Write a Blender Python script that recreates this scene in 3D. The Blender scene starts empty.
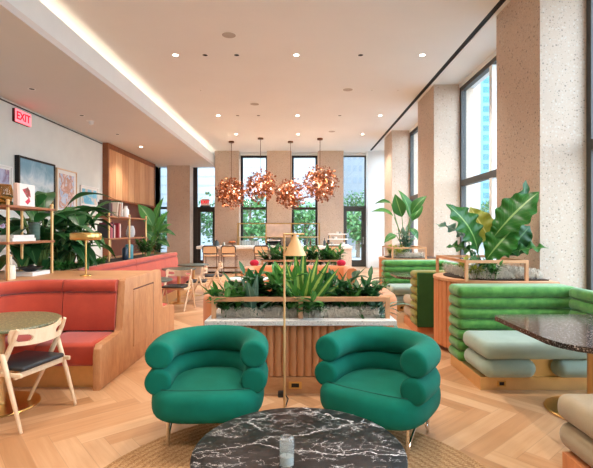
import bpy, bmesh, math, random
from mathutils import Vector, Matrix, noise

C = bpy.context.scene.collection
PI = math.pi
R = random.Random(7)
H = 1.5          # eye height of the camera
F = 440.0        # focal length in pixels of a 593 px wide frame


def at(px, py, y):
    """the point at depth y that the photograph shows at pixel (px, py)"""
    return Vector(((px - 300) * y / F, y, H - (py - 231) * y / F))


# ------------------------------------------------------------------ mesh builder
class MB:
    def __init__(self):
        self.bm = bmesh.new()
        self.uv = self.bm.loops.layers.uv.new('UVMap')
        self.tone = self.bm.verts.layers.float.new('tone')

    def _xf(self, verts, M):
        if M is not None:
            bmesh.ops.transform(self.bm, matrix=M, verts=verts)

    def box(self, x0, x1, y0, y1, z0, z1, r=0.0, seg=2, M=None):
        bm = self.bm
        res = bmesh.ops.create_cube(bm, size=1.0)
        vs = res['verts']
        for v in vs:
            v.co = Vector(((x0 + x1) / 2 + v.co.x * (x1 - x0), (y0 + y1) / 2 + v.co.y * (y1 - y0),
                           (z0 + z1) / 2 + v.co.z * (z1 - z0)))
        if r > 0:
            r = min(r, 0.49 * min(x1 - x0, y1 - y0, z1 - z0))
            es = list({e for v in vs for e in v.link_edges})
            out = bmesh.ops.bevel(bm, geom=es, offset=r, segments=seg, profile=0.5, affect='EDGES', clamp_overlap=True)
            vs = list({v for f in out['faces'] for v in f.verts} | {v for v in vs if v.is_valid})
            seen = set(vs)
            stack = list(vs)
            while stack:
                v = stack.pop()
                for e in v.link_edges:
                    o = e.other_vert(v)
                    if o not in seen:
                        seen.add(o)
                        stack.append(o)
            vs = list(seen)
        self._xf(vs, M)
        return self

    def tube(self, pts, r, n=8, caps=True, closed=False, M=None):
        bm = self.bm
        pts = [Vector(p) for p in pts]
        N = len(pts)
        rs = r if isinstance(r, (list, tuple)) else [r] * N
        tang = []
        for i in range(N):
            if closed:
                t = pts[(i + 1) % N] - pts[i - 1]
            elif i == 0:
                t = pts[1] - pts[0]
            elif i == N - 1:
                t = pts[-1] - pts[-2]
            else:
                t = (pts[i + 1] - pts[i]).normalized() + (pts[i] - pts[i - 1]).normalized()
            if t.length < 1e-9:
                t = Vector((0, 0, 1))
            tang.append(t.normalized())
        up = Vector((0, 0, 1)) if abs(tang[0].z) < 0.9 else Vector((1, 0, 0))
        a = tang[0].cross(up).normalized()
        rings = []
        for i in range(N):
            a = (a - tang[i] * a.dot(tang[i]))
            a = a.normalized() if a.length > 1e-6 else tang[i].orthogonal().normalized()
            b = tang[i].cross(a)
            rings.append([bm.verts.new(pts[i] + (a * math.cos(k * 2 * PI / n) + b * math.sin(k * 2 * PI / n)) * rs[i])
                          for k in range(n)])
        M2 = N if closed else N - 1
        for i in range(M2):
            p, q = rings[i], rings[(i + 1) % N]
            for k in range(n):
                bm.faces.new((p[k], p[(k + 1) % n], q[(k + 1) % n], q[k]))
        if caps and not closed:
            bm.faces.new(list(reversed(rings[0])))
            bm.faces.new(rings[-1])
        self._xf([v for g in rings for v in g], M)
        return self

    def roll(self, pts, r, n=20, edge=0.25, M=None):
        """a padded tube with softly rounded flat ends"""
        pts = [Vector(p) for p in pts]
        t0 = (pts[0] - pts[1]).normalized()
        t1 = (pts[-1] - pts[-2]).normalized()
        e = edge * r
        P, RR = [], []
        for k in range(5):
            a = k / 4 * PI / 2
            P.append(pts[0] + t0 * (e * math.cos(a) - e))
            RR.append(max(r - e + e * math.sin(a), 1e-3))
        body = pts[1:-1]
        P2, R2 = [], []
        for k in range(5):
            a = k / 4 * PI / 2
            P2.append(pts[-1] + t1 * (e * math.sin(a) - e))
            R2.append(max(r - e + e * math.cos(a), 1e-3))
        return self.tube(P + body + P2, RR + [r] * len(body) + R2, n, M=M)

    def lathe(self, prof, n=32, c=(0, 0, 0), M=None, caps=True):
        bm = self.bm
        rings = []
        for (r, z) in prof:
            if r < 1e-6:
                rings.append([bm.verts.new((c[0], c[1], c[2] + z))])
            else:
                rings.append([bm.verts.new((c[0] + r * math.cos(2 * PI * k / n), c[1] + r * math.sin(2 * PI * k / n), c[2] + z))
                              for k in range(n)])
        for p, q in zip(rings, rings[1:]):
            for k in range(n):
                k2 = (k + 1) % n
                if len(p) == 1 and len(q) == 1:
                    continue
                if len(p) == 1:
                    bm.faces.new((p[0], q[k2], q[k]))
                elif len(q) == 1:
                    bm.faces.new((p[k], p[k2], q[0]))
                else:
                    bm.faces.new((p[k], p[k2], q[k2], q[k]))
        if caps and len(rings[0]) > 1:
            bm.faces.new(list(reversed(rings[0])))
        if caps and len(rings[-1]) > 1:
            bm.faces.new(rings[-1])
        self._xf([v for g in rings for v in g], M)
        return self

    def prism(self, poly, z0, z1, r=0.0, seg=3, M=None):
        """a polygon in (x, y) raised from z0 to z1; r rounds the top and bottom rims"""
        bm = self.bm
        lo = [bm.verts.new((x, y, z0)) for x, y in poly]
        hi = [bm.verts.new((x, y, z1)) for x, y in poly]
        n = len(poly)
        fb = bm.faces.new(list(reversed(lo)))
        ft = bm.faces.new(hi)
        for i in range(n):
            bm.faces.new((lo[i], lo[(i + 1) % n], hi[(i + 1) % n], hi[i]))
        vs = lo + hi
        if r > 0:
            es = list(ft.edges) + list(fb.edges)
            out = bmesh.ops.bevel(bm, geom=es, offset=r, segments=seg, profile=0.5, affect='EDGES', clamp_overlap=True)
            seen = {v for v in vs if v.is_valid} | {v for f in out['faces'] for v in f.verts}
            stack = list(seen)
            while stack:
                v = stack.pop()
                for e in v.link_edges:
                    o = e.other_vert(v)
                    if o not in seen:
                        seen.add(o)
                        stack.append(o)
            vs = list(seen)
        self._xf(vs, M)
        return self

    def sweep(self, path, prof, M=None):
        """profile (d, z) carried along a plan path; d grows to the left of travel; closed profile, capped ends"""
        bm = self.bm
        N = len(path)
        rings = []
        for i in range(N):
            p = Vector(path[i])
            if i == 0:
                t = Vector(path[1]) - p
                s = 1.0
            elif i == N - 1:
                t = p - Vector(path[-2])
                s = 1.0
            else:
                t1 = (p - Vector(path[i - 1])).normalized()
                t2 = (Vector(path[i + 1]) - p).normalized()
                t = t1 + t2
                s = 1.0 / max(0.3, t.normalized().dot(t1))
            t.normalize()
            nrm = Vector((-t.y, t.x)) * s
            rings.append([bm.verts.new((p.x + nrm.x * d, p.y + nrm.y * d, z)) for d, z in prof])
        n = len(prof)
        for a, b in zip(rings, rings[1:]):
            for k in range(n):
                bm.faces.new((a[k], a[(k + 1) % n], b[(k + 1) % n], b[k]))
        bm.faces.new(rings[0])
        bm.faces.new(list(reversed(rings[-1])))
        self._xf([v for g in rings for v in g], M)
        return self

    def ball(self, c, r, sub=2, sc=(1, 1, 1)):
        res = bmesh.ops.create_icosphere(self.bm, subdivisions=sub, radius=r)
        for v in res['verts']:
            v.co = Vector((c[0] + v.co.x * sc[0], c[1] + v.co.y * sc[1], c[2] + v.co.z * sc[2]))
        return res['verts']

    def leaf(self, base, tip, width, bulge=0.0, up=None, n=8, m=4, fold=0.15, wave=0.0, wn=5, shape=0.42, tone=None, droop=0.0):
        """a leaf blade from base to tip; bulge lifts the midrib, fold raises the margins, wave ruffles them"""
        bm = self.bm
        base, tip = Vector(base), Vector(tip)
        ax = tip - base
        L = ax.length
        if L < 1e-6:
            return self
        d = ax / L
        up = Vector(up) if up is not None else Vector((0, 0, 1))
        side = d.cross(up)
        if side.length < 1e-3:
            side = d.cross(Vector((0.3, 1, 0)))
        side.normalize()
        nor = side.cross(d).normalized()
        tone = R.random() if tone is None else tone
        ph = R.random() * 6.28
        grid = []
        for i in range(n + 1):
            t = i / n
            mid = base + d * (L * t) + nor * (bulge * 4 * t * (1 - t)) - Vector((0, 0, droop * t * t))
            a = t / shape if t < shape else (1 - t) / (1 - shape)
            w = width * 0.5 * (math.sin(min(1, a) * PI / 2) ** (0.85 if t < shape else 1.0))
            if i in (0, n):
                w = width * 0.012
            row = []
            for j in range(m + 1):
                s = j / m * 2 - 1
                lift = fold * abs(s) * w * 2 + (wave * math.sin(ph + t * wn * 6.28 + (0 if s > 0 else 1.7)) * s * s * min(1, w / (width * 0.4 + 1e-6)))
                v = bm.verts.new(mid + side * (s * w) + nor * lift)
                v[self.tone] = tone
                row.append((v, j / m, t))
            grid.append(row)
        for i in range(n):
            for j in range(m):
                q = (grid[i][j], grid[i][j + 1], grid[i + 1][j + 1], grid[i + 1][j])
                f = bm.faces.new([x[0] for x in q])
                for lp, x in zip(f.loops, q):
                    lp[self.uv].uv = (x[1], x[2])
        return self

    def build(self, name, mat, parent=None, smooth=40, flip=True):
        me = bpy.data.meshes.new(name)
        if flip:
            bmesh.ops.recalc_face_normals(self.bm, faces=self.bm.faces)
        self.bm.to_mesh(me)
        self.bm.free()
        if smooth:
            for p in me.polygons:
                p.use_smooth = True
            if smooth < 180:
                me.set_sharp_from_angle(angle=math.radians(smooth))
        me.materials.append(mat)
        o = bpy.data.objects.new(name, me)
        C.objects.link(o)
        if parent is not None:
            o.parent = parent
        return o


def tag(o, label, cat, group=None, kind=None):
    o['label'] = label
    o['category'] = cat
    if group:
        o['group'] = group
    if kind:
        o['kind'] = kind
    return o


def thing(name, label, cat, loc=(0, 0, 0), rz=0.0, group=None):
    o = bpy.data.objects.new(name, None)
    o.empty_display_size = 0.1
    C.objects.link(o)
    o.location = loc
    o.rotation_euler = (0, 0, rz)
    return tag(o, label, cat, group)


def struct(name, mb, mat, parent=None, smooth=40, label=None, cat=None):
    o = mb.build(name, mat, parent, smooth)
    if parent is None:
        o['kind'] = 'structure'
        if label:
            o['label'] = label
        if cat:
            o['category'] = cat
    return o


def dup(root, loc, rz, label, group=None):
    r = root.copy()
    C.objects.link(r)
    r.location = loc
    r.rotation_euler = (0, 0, rz)
    r['label'] = label
    if group:
        r['group'] = group
    for ch in list(root.children):
        c = ch.copy()
        C.objects.link(c)
        c.parent = r
        for g in list(ch.children):
            d = g.copy()
            C.objects.link(d)
            d.parent = c
    return r


def text(s, size, depth, name, mat, parent, M):
    cu = bpy.data.curves.new(name, 'FONT')
    cu.body = s
    cu.size = size
    cu.extrude = depth
    cu.align_x = 'CENTER'
    cu.align_y = 'CENTER'
    cu.offset = 0.004
    o = bpy.data.objects.new(name, cu)
    C.objects.link(o)
    dg = bpy.context.evaluated_depsgraph_get()
    me = bpy.data.meshes.new_from_object(o.evaluated_get(dg))
    bpy.data.objects.remove(o)
    me.transform(M)
    me.materials.clear()
    me.materials.append(mat)
    m = bpy.data.objects.new(name, me)
    C.objects.link(m)
    m.parent = parent
    return m


# ------------------------------------------------------------------ materials
class NT:
    def __init__(self, name):
        self.m = bpy.data.materials.new(name)
        self.m.use_nodes = True
        self.t = self.m.node_tree
        self.t.nodes.clear()
        self.out = self.t.nodes.new('ShaderNodeOutputMaterial')

    def n(self, kind, **kw):
        nd = self.t.nodes.new(kind)
        for k, v in kw.items():
            setattr(nd, k, v)
        return nd

    def link(self, a, b):
        if isinstance(a, (int, float)):
            b.default_value = a
        elif isinstance(a, tuple):
            b.default_value = a if len(a) != 3 or b.type == 'VECTOR' else (*a, 1)
        else:
            self.t.links.new(a, b)

    def math(self, op, a, b=0.0, c=None):
        nd = self.n('ShaderNodeMath', operation=op)
        self.link(a, nd.inputs[0])
        self.link(b, nd.inputs[1])
        if c is not None:
            self.link(c, nd.inputs[2])
        return nd.outputs[0]

    def coords(self, scale=(1, 1, 1), kind='Object'):
        tc = self.n('ShaderNodeTexCoord')
        mp = self.n('ShaderNodeMapping')
        mp.inputs['Scale'].default_value = scale
        self.t.links.new(tc.outputs[kind], mp.inputs[0])
        return mp.outputs[0]

    def noise(self, vec, scale, detail=3.0, rough=0.5, dist=0.0):
        nd = self.n('ShaderNodeTexNoise')
        nd.inputs['Scale'].default_value = scale
        nd.inputs['Detail'].default_value = detail
        nd.inputs['Roughness'].default_value = rough
        nd.inputs['Distortion'].default_value = dist
        self.link(vec, nd.inputs['Vector'])
        return nd

    def voronoi(self, vec, scale, feature='F1', rnd=1.0):
        nd = self.n('ShaderNodeTexVoronoi', feature=feature)
        nd.inputs['Scale'].default_value = scale
        nd.inputs['Randomness'].default_value = rnd
        self.link(vec, nd.inputs['Vector'])
        return nd

    def ramp(self, fac, stops, interp='LINEAR'):
        nd = self.n('ShaderNodeValToRGB')
        cr = nd.color_ramp
        cr.interpolation = interp
        while len(cr.elements) < len(stops):
            cr.elements.new(0.5)
        for e, (p, c) in zip(cr.elements, stops):
            e.position = p
            e.color = (*c, 1) if len(c) == 3 else c
        self.link(fac, nd.inputs[0])
        return nd.outputs[0]

    def mix(self, fac, a, b, blend='MIX'):
        nd = self.n('ShaderNodeMix', data_type='RGBA', blend_type=blend)
        self.link(fac, nd.inputs[0])
        self.link(a, nd.inputs[6])
        self.link(b, nd.inputs[7])
        return nd.outputs[2]

    def bump(self, h, strength=0.2, dist=0.01):
        nd = self.n('ShaderNodeBump')
        nd.inputs['Strength'].default_value = strength
        nd.inputs['Distance'].default_value = dist
        self.link(h, nd.inputs['Height'])
        return nd.outputs[0]

    def bsdf(self, color, rough=0.5, metal=0.0, normal=None, spec=0.5, **kw):
        nd = self.n('ShaderNodeBsdfPrincipled')
        self.link(color, nd.inputs['Base Color'])
        self.link(rough, nd.inputs['Roughness'])
        self.link(metal, nd.inputs['Metallic'])
        nd.inputs['Specular IOR Level'].default_value = spec
        if normal is not None:
            self.link(normal, nd.inputs['Normal'])
        for k, v in kw.items():
            self.link(v, nd.inputs[k.replace('_', ' ')])
        return nd

    def done(self, shader):
        self.t.links.new(shader.outputs[0] if hasattr(shader, 'outputs') else shader, self.out.inputs[0])
        return self.m


def hx(s):
    """sRGB hex to linear"""
    out = []
    for i in (0, 2, 4):
        c = int(s[i:i + 2], 16) / 255
        out.append(c / 12.92 if c <= 0.04045 else ((c + 0.055) / 1.055) ** 2.4)
    return tuple(out)


def simple(name, col, rough=0.5, metal=0.0, var=0.08, scale=6.0, bump=0.0, bscale=80.0, stretch=(1, 1, 1), spec=0.5, **kw):
    t = NT(name)
    v = t.coords(stretch)
    nz = t.noise(v, scale, 4.0)
    c1 = tuple(max(0, c * (1 - var)) for c in col)
    c2 = tuple(min(1, c * (1 + var)) for c in col)
    colr = t.ramp(nz.outputs[0], [(0.3, c1), (0.7, c2)])
    nrm = None
    if bump:
        nrm = t.bump(t.noise(v, bscale, 2.0).outputs[0], bump, 0.004)
    return t.done(t.bsdf(colr, rough, metal, nrm, spec, **kw))


def fabric(name, col, col2=None, rough=0.9, weave=260.0, sheen=0.3, mott=5.0):
    t = NT(name)
    v = t.coords()
    col2 = col2 or tuple(c * 0.82 for c in col)
    nz = t.noise(v, mott, 4.0, 0.6)
    c = t.ramp(nz.outputs[0], [(0.32, col2), (0.68, col)])
    fine = t.noise(v, weave, 2.0)
    c = t.mix(t.math('MULTIPLY', fine.outputs[0], 0.22), c, tuple(x * 0.55 for x in col), 'MIX')
    nrm = t.bump(fine.outputs[0], 0.25, 0.002)
    return t.done(t.bsdf(c, rough, 0.0, nrm, 0.2, Sheen_Weight=sheen, Sheen_Roughness=0.5))


def wood(name, a, b, rough=0.45, scale=(1, 1, 1), grain=5.0, bump=0.05):
    t = NT(name)
    v = t.coords(scale)
    n1 = t.noise(v, grain, 5.0, 0.6, 0.6)
    n2 = t.noise(v, grain * 6, 3.0, 0.5, 0.3)
    f = t.math('ADD', t.math('MULTIPLY', n1.outputs[0], 0.7), t.math('MULTIPLY', n2.outputs[0], 0.3))
    c = t.ramp(f, [(0.33, a), (0.67, b)])
    return t.done(t.bsdf(c, rough, 0.0, t.bump(n2.outputs[0], bump, 0.003)))


def terrazzo(name, base, chips, scale=24.0, dens=0.42, rough=0.45, fine=True, size=0.34):
    t = NT(name)
    v = t.coords()
    nz = t.noise(v, 3.0, 3.0)
    c = t.mix(nz.outputs[0], tuple(x * 0.93 for x in base), tuple(min(1, x * 1.06) for x in base))
    for k, (sc, sz, dn) in enumerate(((scale * 2.3, size * 0.95, dens + 0.15), (scale, size, dens)) if fine else ((scale, size, dens),)):
        vo = t.voronoi(v, sc)
        sep = t.n('ShaderNodeSeparateColor')
        t.link(vo.outputs['Color'], sep.inputs[0])
        inside = t.math('LESS_THAN', vo.outputs['Distance'], sz)
        pick = t.math('LESS_THAN', sep.outputs[0], dn)
        cc = t.ramp(sep.outputs[1], [(i / max(1, len(chips)), x) for i, x in enumerate(chips)], 'CONSTANT')
        c = t.mix(t.math('MULTIPLY', inside, pick), c, cc)
    return t.done(t.bsdf(c, rough))


def emit(name, col, s):
    t = NT(name)
    e = t.n('ShaderNodeEmission')
    e.inputs[0].default_value = (*col, 1)
    e.inputs[1].default_value = s
    return t.done(e)


def leafmat(name, dark, light, vein=None, rough=0.4, stripe=None):
    t = NT(name)
    at_ = t.n('ShaderNodeAttribute', attribute_name='tone')
    uv = t.n('ShaderNodeUVMap', uv_map='UVMap')
    sep = t.n('ShaderNodeSeparateXYZ')
    t.link(uv.outputs[0], sep.inputs[0])
    u = t.math('ABSOLUTE', t.math('SUBTRACT', sep.outputs[0], 0.5))
    c = t.ramp(at_.outputs['Fac'], [(0.0, dark), (1.0, light)])
    if stripe:
        st = t.math('LESS_THAN', t.math('ADD', u, t.math('MULTIPLY', t.noise(t.coords(), 30.0).outputs[0], 0.2)), stripe[1])
        c = t.mix(t.math('MULTIPLY', st, 0.85), c, stripe[0])
    if vein:
        mid = t.math('LESS_THAN', u, 0.028)
        q = t.math('FRACT', t.math('SUBTRACT', t.math('MULTIPLY', sep.outputs[1], 11.0), t.math('MULTIPLY', u, 7.0)))
        side = t.math('LESS_THAN', q, 0.1)
        c = t.mix(t.math('MAXIMUM', t.math('MULTIPLY', mid, 0.8), t.math('MULTIPLY', side, 0.14)), c, vein)
    b = t.bsdf(c, rough, 0.0, None, 0.5)
    tr = t.n('ShaderNodeBsdfTranslucent')
    t.link(c, tr.inputs[0])
    mx = t.n('ShaderNodeMixShader')
    mx.inputs[0].default_value = 0.22
    t.t.links.new(b.outputs[0], mx.inputs[1])
    t.t.links.new(tr.outputs[0], mx.inputs[2])
    return t.done(mx)


def floor_material():
    t = NT('oak_herringbone')
    tc = t.n('ShaderNodeTexCoord')
    mp = t.n('ShaderNodeMapping')
    mp.inputs['Rotation'].default_value = (0, 0, math.radians(49))
    wd, n = 0.15, 7
    mp.inputs['Scale'].default_value = (1 / wd, 1 / wd, 1)
    mp.inputs['Location'].default_value = (600.37, 480.2, 0)
    t.t.links.new(tc.outputs['Object'], mp.inputs[0])
    sep = t.n('ShaderNodeSeparateXYZ')
    t.link(mp.outputs[0], sep.inputs[0])
    p, q = sep.outputs[0], sep.outputs[1]
    i, j = t.math('FLOOR', p), t.math('FLOOR', q)
    fp, fq = t.math('FRACT', p), t.math('FRACT', q)
    k = t.math('MODULO', t.math('ADD', t.math('SUBTRACT', i, j), 2400.0), 2.0 * n)
    hz = t.math('LESS_THAN', k, n - 0.5)
    vt = t.math('SUBTRACT', 1.0, hz)

    def sel(a, b):
        return t.math('ADD', t.math('MULTIPLY', hz, a), t.math('MULTIPLY', vt, b))
    ia = sel(t.math('SUBTRACT', i, k), i)
    ib = sel(j, t.math('ADD', j, k))
    cb = t.n('ShaderNodeCombineXYZ')
    t.link(ia, cb.inputs[0])
    t.link(ib, cb.inputs[1])
    t.link(hz, cb.inputs[2])
    wn = t.n('ShaderNodeTexWhiteNoise', noise_dimensions='3D')
    t.link(cb.outputs[0], wn.inputs['Vector'])
    g = t.n('ShaderNodeCombineXYZ')
    t.link(t.math('MULTIPLY', sel(q, p), 2.2), g.inputs[0])
    t.link(t.math('MULTIPLY', sel(p, q), 0.14), g.inputs[1])
    t.link(t.math('MULTIPLY', wn.outputs[0], 40.0), g.inputs[2])
    n1 = t.noise(g.outputs[0], 1.6, 5.0, 0.6, 0.4)
    f = t.math('ADD', t.math('MULTIPLY', wn.outputs[0], 0.5), t.math('MULTIPLY', n1.outputs[0], 0.5))
    c = t.ramp(f, [(0.15, hx('a6774f')), (0.5, hx('c4946b')), (0.85, hx('dbb58e'))])
    ac = sel(fq, fp)
    e1 = t.math('LESS_THAN', ac, 0.03)
    st = t.math('LESS_THAN', sel(fp, fq), 0.03)
    en = t.math('MULTIPLY', st, sel(t.math('LESS_THAN', k, 0.5), t.math('GREATER_THAN', k, 2 * n - 1.5)))
    c = t.mix(t.math('MULTIPLY', t.math('MAXIMUM', e1, en), 0.3), c, hx('86664c'))
    return t.done(t.bsdf(c, t.math('ADD', 0.3, t.math('MULTIPLY', n1.outputs[0], 0.12)), 0.0, None, 0.4))


def marble_material():
    t = NT('black_marble')
    v = t.coords((0.75, 1.25, 1))
    nz = t.noise(v, 3.0, 6.0, 0.65)
    warp = t.n('ShaderNodeVectorMath', operation='ADD')
    sc = t.n('ShaderNodeVectorMath', operation='SCALE')
    t.link(nz.outputs[1], sc.inputs[0])
    sc.inputs['Scale'].default_value = 0.26
    t.link(v, warp.inputs[0])
    t.link(sc.outputs[0], warp.inputs[1])
    c = t.ramp(t.noise(v, 7.0, 7.0, 0.7).outputs[0], [(0.35, hx('161414')), (0.55, hx('2b2727')), (0.75, hx('443d3c'))])
    for scale, wd, msk, amt in ((2.0, 0.0028, 0.47, 1.0), (4.2, 0.0036, 0.48, 0.85), (8.0, 0.0055, 0.5, 0.75), (16.0, 0.011, 0.52, 0.5)):
        vo = t.voronoi(warp.outputs[0], scale, 'DISTANCE_TO_EDGE')
        m = t.math('GREATER_THAN', t.noise(v, scale * 0.8, 2.0).outputs[0], msk)
        line = t.ramp(vo.outputs['Distance'], [(0.0, (1, 1, 1)), (wd, (0.5, 0.5, 0.5)), (wd * 2.2, (0, 0, 0))])
        f = t.math('MULTIPLY', t.math('MULTIPLY', line, m), amt)
        c = t.mix(f, c, hx('e6e0dc'))
    return t.done(t.bsdf(c, 0.3, 0.0, None, 0.35))


def jute_material():
    t = NT('jute_braid')
    tc = t.n('ShaderNodeTexCoord')
    sep = t.n('ShaderNodeSeparateXYZ')
    t.link(tc.outputs['Object'], sep.inputs[0])
    r = t.math('SQRT', t.math('ADD', t.math('POWER', sep.outputs[0], 2.0), t.math('POWER', sep.outputs[1], 2.0)))
    an = t.math('ARCTAN2', sep.outputs[1], sep.outputs[0])
    ring = t.math('MULTIPLY', r, 20.0)
    fr = t.math('FRACT', ring)
    st = t.math('SINE', t.math('ADD', t.math('MULTIPLY', t.math('MULTIPLY', an, r), 150.0), t.math('MULTIPLY', fr, 5.0)))
    h = t.math('ADD', t.math('SINE', t.math('MULTIPLY', fr, PI)), t.math('MULTIPLY', st, 0.3))
    nz = t.noise(t.coords(), 75.0, 4.0, 0.7)
    f = t.math('ADD', t.math('MULTIPLY', h, 0.12), t.math('MULTIPLY', nz.outputs[0], 0.85))
    c = t.ramp(f, [(0.3, hx('7d5939')), (0.5, hx('b1865c')), (0.7, hx('d0ab80'))])
    return t.done(t.bsdf(c, 0.95, 0.0, t.bump(h, 0.35, 0.005), 0.1))


def glass_pane(name, tint=(1, 1, 1), refl=0.06):
    t = NT(name)
    tr = t.n('ShaderNodeBsdfTransparent')
    tr.inputs[0].default_value = (*tint, 1)
    gl = t.n('ShaderNodeBsdfGlossy')
    gl.inputs['Roughness'].default_value = 0.02
    mx = t.n('ShaderNodeMixShader')
    lw = t.n('ShaderNodeLayerWeight')
    lw.inputs[0].default_value = 0.5
    t.link(t.math('ADD', refl * 0.5, t.math('MULTIPLY', t.math('POWER', lw.outputs['Facing'], 5.0), 0.45)), mx.inputs[0])
    t.t.links.new(tr.outputs[0], mx.inputs[1])
    t.t.links.new(gl.outputs[0], mx.inputs[2])
    return t.done(mx)


def painting(name, stops, scale=3.0, detail=4.0, dist=0.6, grad=0.0):
    t = NT(name)
    v = t.coords()
    nz = t.noise(v, scale, detail, 0.55, dist)
    f = nz.outputs[0]
    if grad:
        sep = t.n('ShaderNodeSeparateXYZ')
        t.link(v, sep.inputs[0])
        f = t.math('ADD', t.math('MULTIPLY', f, 0.5), t.math('ADD', t.math('MULTIPLY', sep.outputs[2], grad), 0.30))
    return t.done(t.bsdf(t.ramp(f, stops), 0.5))


M_ = {}
def mats():
    m = M_
    m['floor'] = floor_material()
    m['plaster'] = simple('wall_plaster', hx('d9dcd6'), 0.85, var=0.03, scale=3, bump=0.05)
    m['white_plaster'] = simple('white_plaster', hx('e9ecec'), 0.85, var=0.02, scale=3)
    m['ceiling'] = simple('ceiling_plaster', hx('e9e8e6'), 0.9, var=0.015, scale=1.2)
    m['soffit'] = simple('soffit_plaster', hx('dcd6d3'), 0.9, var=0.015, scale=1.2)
    m['stone'] = terrazzo('column_terrazzo', hx('cab4a0'), [hx('d0c1b2'), hx('ad9683'), hx('c4b2a1'), hx('948479'), hx('cdbfb1')], 26, 0.4, 0.6, True, 0.36)
    m['black'] = simple('black_metal', hx('1d1b1b'), 0.45, 0.3)
    m['dark'] = simple('dark_recess', hx('151313'), 0.8)
    m['frame'] = simple('window_frame_metal', hx('4b4b49'), 0.5, 0.15, var=0.03)
    m['bframe'] = simple('bronze_frame_metal', hx('35302d'), 0.4, 0.4, var=0.03)
    m['glass'] = glass_pane('window_glass')
    m['red'] = fabric('coral_red_fabric', hx('c24c35'), hx('b0412f'))
    m['green'] = fabric('green_velvet', hx('629f4b'), hx('3c7a33'), sheen=0.4, mott=11)
    m['green_warm_lit'] = fabric('green_velvet_warm_lit', hx('908c3a'), hx('79762f'), sheen=0.2)  # green velvet with the warm lamplight put into its colour
    m['green_shaded'] = fabric('green_velvet_shaded', hx('35602e'), hx('2b5227'), sheen=0.1)  # green velvet again, darkened as the shaded rear of a booth
    m['emerald'] = fabric('emerald_wool', hx('077360'), hx('06624f'), sheen=0.03, mott=3)
    m['orange'] = fabric('orange_fabric', hx('d98f60'), hx('cc8152'))
    m['sage'] = fabric('sage_fabric', hx('a6b6a6'), hx('98a999'))
    m['sage_warm_lit'] = fabric('sage_fabric_warm_lit', hx('b09c7e'), hx('a28f73'))  # sage seat fabric with warm light painted into the colour
    m['crimson'] = fabric('crimson_fabric', hx('c51f3f'), hx('b01a36'))
    m['brass'] = simple('brushed_brass', hx('d9b06c'), 0.28, 1.0, var=0.04, scale=20)
    m['gold'] = simple('satin_brass', hx('e0b47a'), 0.38, 0.65, var=0.04, scale=20)
    m['palebrass'] = simple('pale_brass_panel', hx('e6c48c'), 0.32, 0.8, var=0.04, scale=10)
    m['copper'] = simple('copper_leaf', hx('94583a'), 0.32, 0.85, var=0.3, scale=9)
    m['lamp_glass'] = simple('opal_bulb_glass', hx('f0e6d8'), 0.3)
    m['shade'] = simple('tan_brass_shade', hx('e2b680'), 0.45, 0.35, var=0.02)
    t = NT('candle_glass')
    m['cglass'] = t.done(t.bsdf((0.93, 0.97, 0.96), 0.12, 0.0, None, 0.6, Transmission_Weight=0.88, IOR=1.45))
    m['bronze'] = simple('dark_bronze', hx('6b4630'), 0.35, 0.9)
    m['chrome'] = simple('chrome', hx('e6e3e0'), 0.12, 1.0, var=0.01)
    m['rubber'] = simple('black_rubber', hx('1a1a1a'), 0.6)
    m['leather'] = simple('black_leather', hx('23262a'), 0.42, var=0.1, bump=0.15, bscale=120)
    m['marble'] = marble_material()
    m['white_marble'] = terrazzo('white_marble', hx('e2ded8'), [hx('cfcac4'), hx('f2efeb'), hx('b9b3ad')], 45, 0.5, 0.3)
    m['counter'] = terrazzo('counter_stone', hx('d9cbbd'), [hx('efe6dc'), hx('b5a08d'), hx('dccdbf')], 30, 0.4, 0.4)
    m['dark_terrazzo'] = terrazzo('dark_terrazzo', hx('352b29'), [hx('8d7f78'), hx('5f4d47'), hx('1a1516'), hx('b9aaa2'), hx('74635b')], 75, 0.5, 0.13, True, 0.4)
    m['green_terrazzo'] = terrazzo('green_terrazzo', hx('6f7250'), [hx('a0946a'), hx('4a6148'), hx('b8ab80'), hx('57583a')], 55, 0.6, 0.3, True, 0.42)
    m['dark_green_top'] = terrazzo('dark_green_top', hx('4b5445'), [hx('6a705a'), hx('343d33')], 60, 0.5, 0.3)
    m['oak'] = wood('pale_oak', hx('d9ae86'), hx('e8c8a4'), 0.45, (1, 1, 0.25), 14)
    m['panel'] = wood('oak_panel', hx('b07248'), hx('cf9a6b'), 0.45, (1, 1, 0.28), 9)
    m['panel_h'] = wood('oak_panel_horizontal', hx('b87c50'), hx('d09c6e'), 0.42, (0.25, 1, 1), 9)
    m['chair_wood'] = wood('ash_wood', hx('e0bd97'), hx('efd5b4'), 0.45, (1, 1, 0.3), 16)
    m['slat'] = wood('cabinet_slat', hx('b57a4e'), hx('dba473'), 0.45, (3, 3, 0.2), 5)
    m['slat2'] = wood('cabinet_slat_light', hx('c89465'), hx('e3b486'), 0.45, (3, 3, 0.2), 5)
    m['walnut'] = wood('red_walnut', hx('7c4527'), hx('97592f'), 0.45, (1, 1, 0.3), 10)
    m['walnut_dark'] = wood('dark_walnut', hx('4d281c'), hx('6a3826'), 0.5, (1, 1, 0.3), 10)
    m['shelf'] = wood('shelf_walnut', hx('8f5736'), hx('ac6e47'), 0.45, (1, 0.3, 1), 10)
    m['rib'] = wood('ribbed_wood', hx('b2764e'), hx('c98e63'), 0.42, (1, 1, 0.2), 12)
    m['cedar'] = wood('cedar_slats', hx('c47a4c'), hx('da9463'), 0.45, (1, 1, 0.2), 10)
    m['rail'] = wood('rail_wood', hx('c88d63'), hx('dba67b'), 0.45, (0.3, 0.3, 0.3), 12)
    m['cane'] = simple('woven_cane', hx('d9ab80'), 0.6, var=0.12, scale=120)
    m['soil'] = simple('dark_soil', hx('3b2d22'), 0.95, var=0.4, scale=40, bump=0.5, bscale=60)
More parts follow.
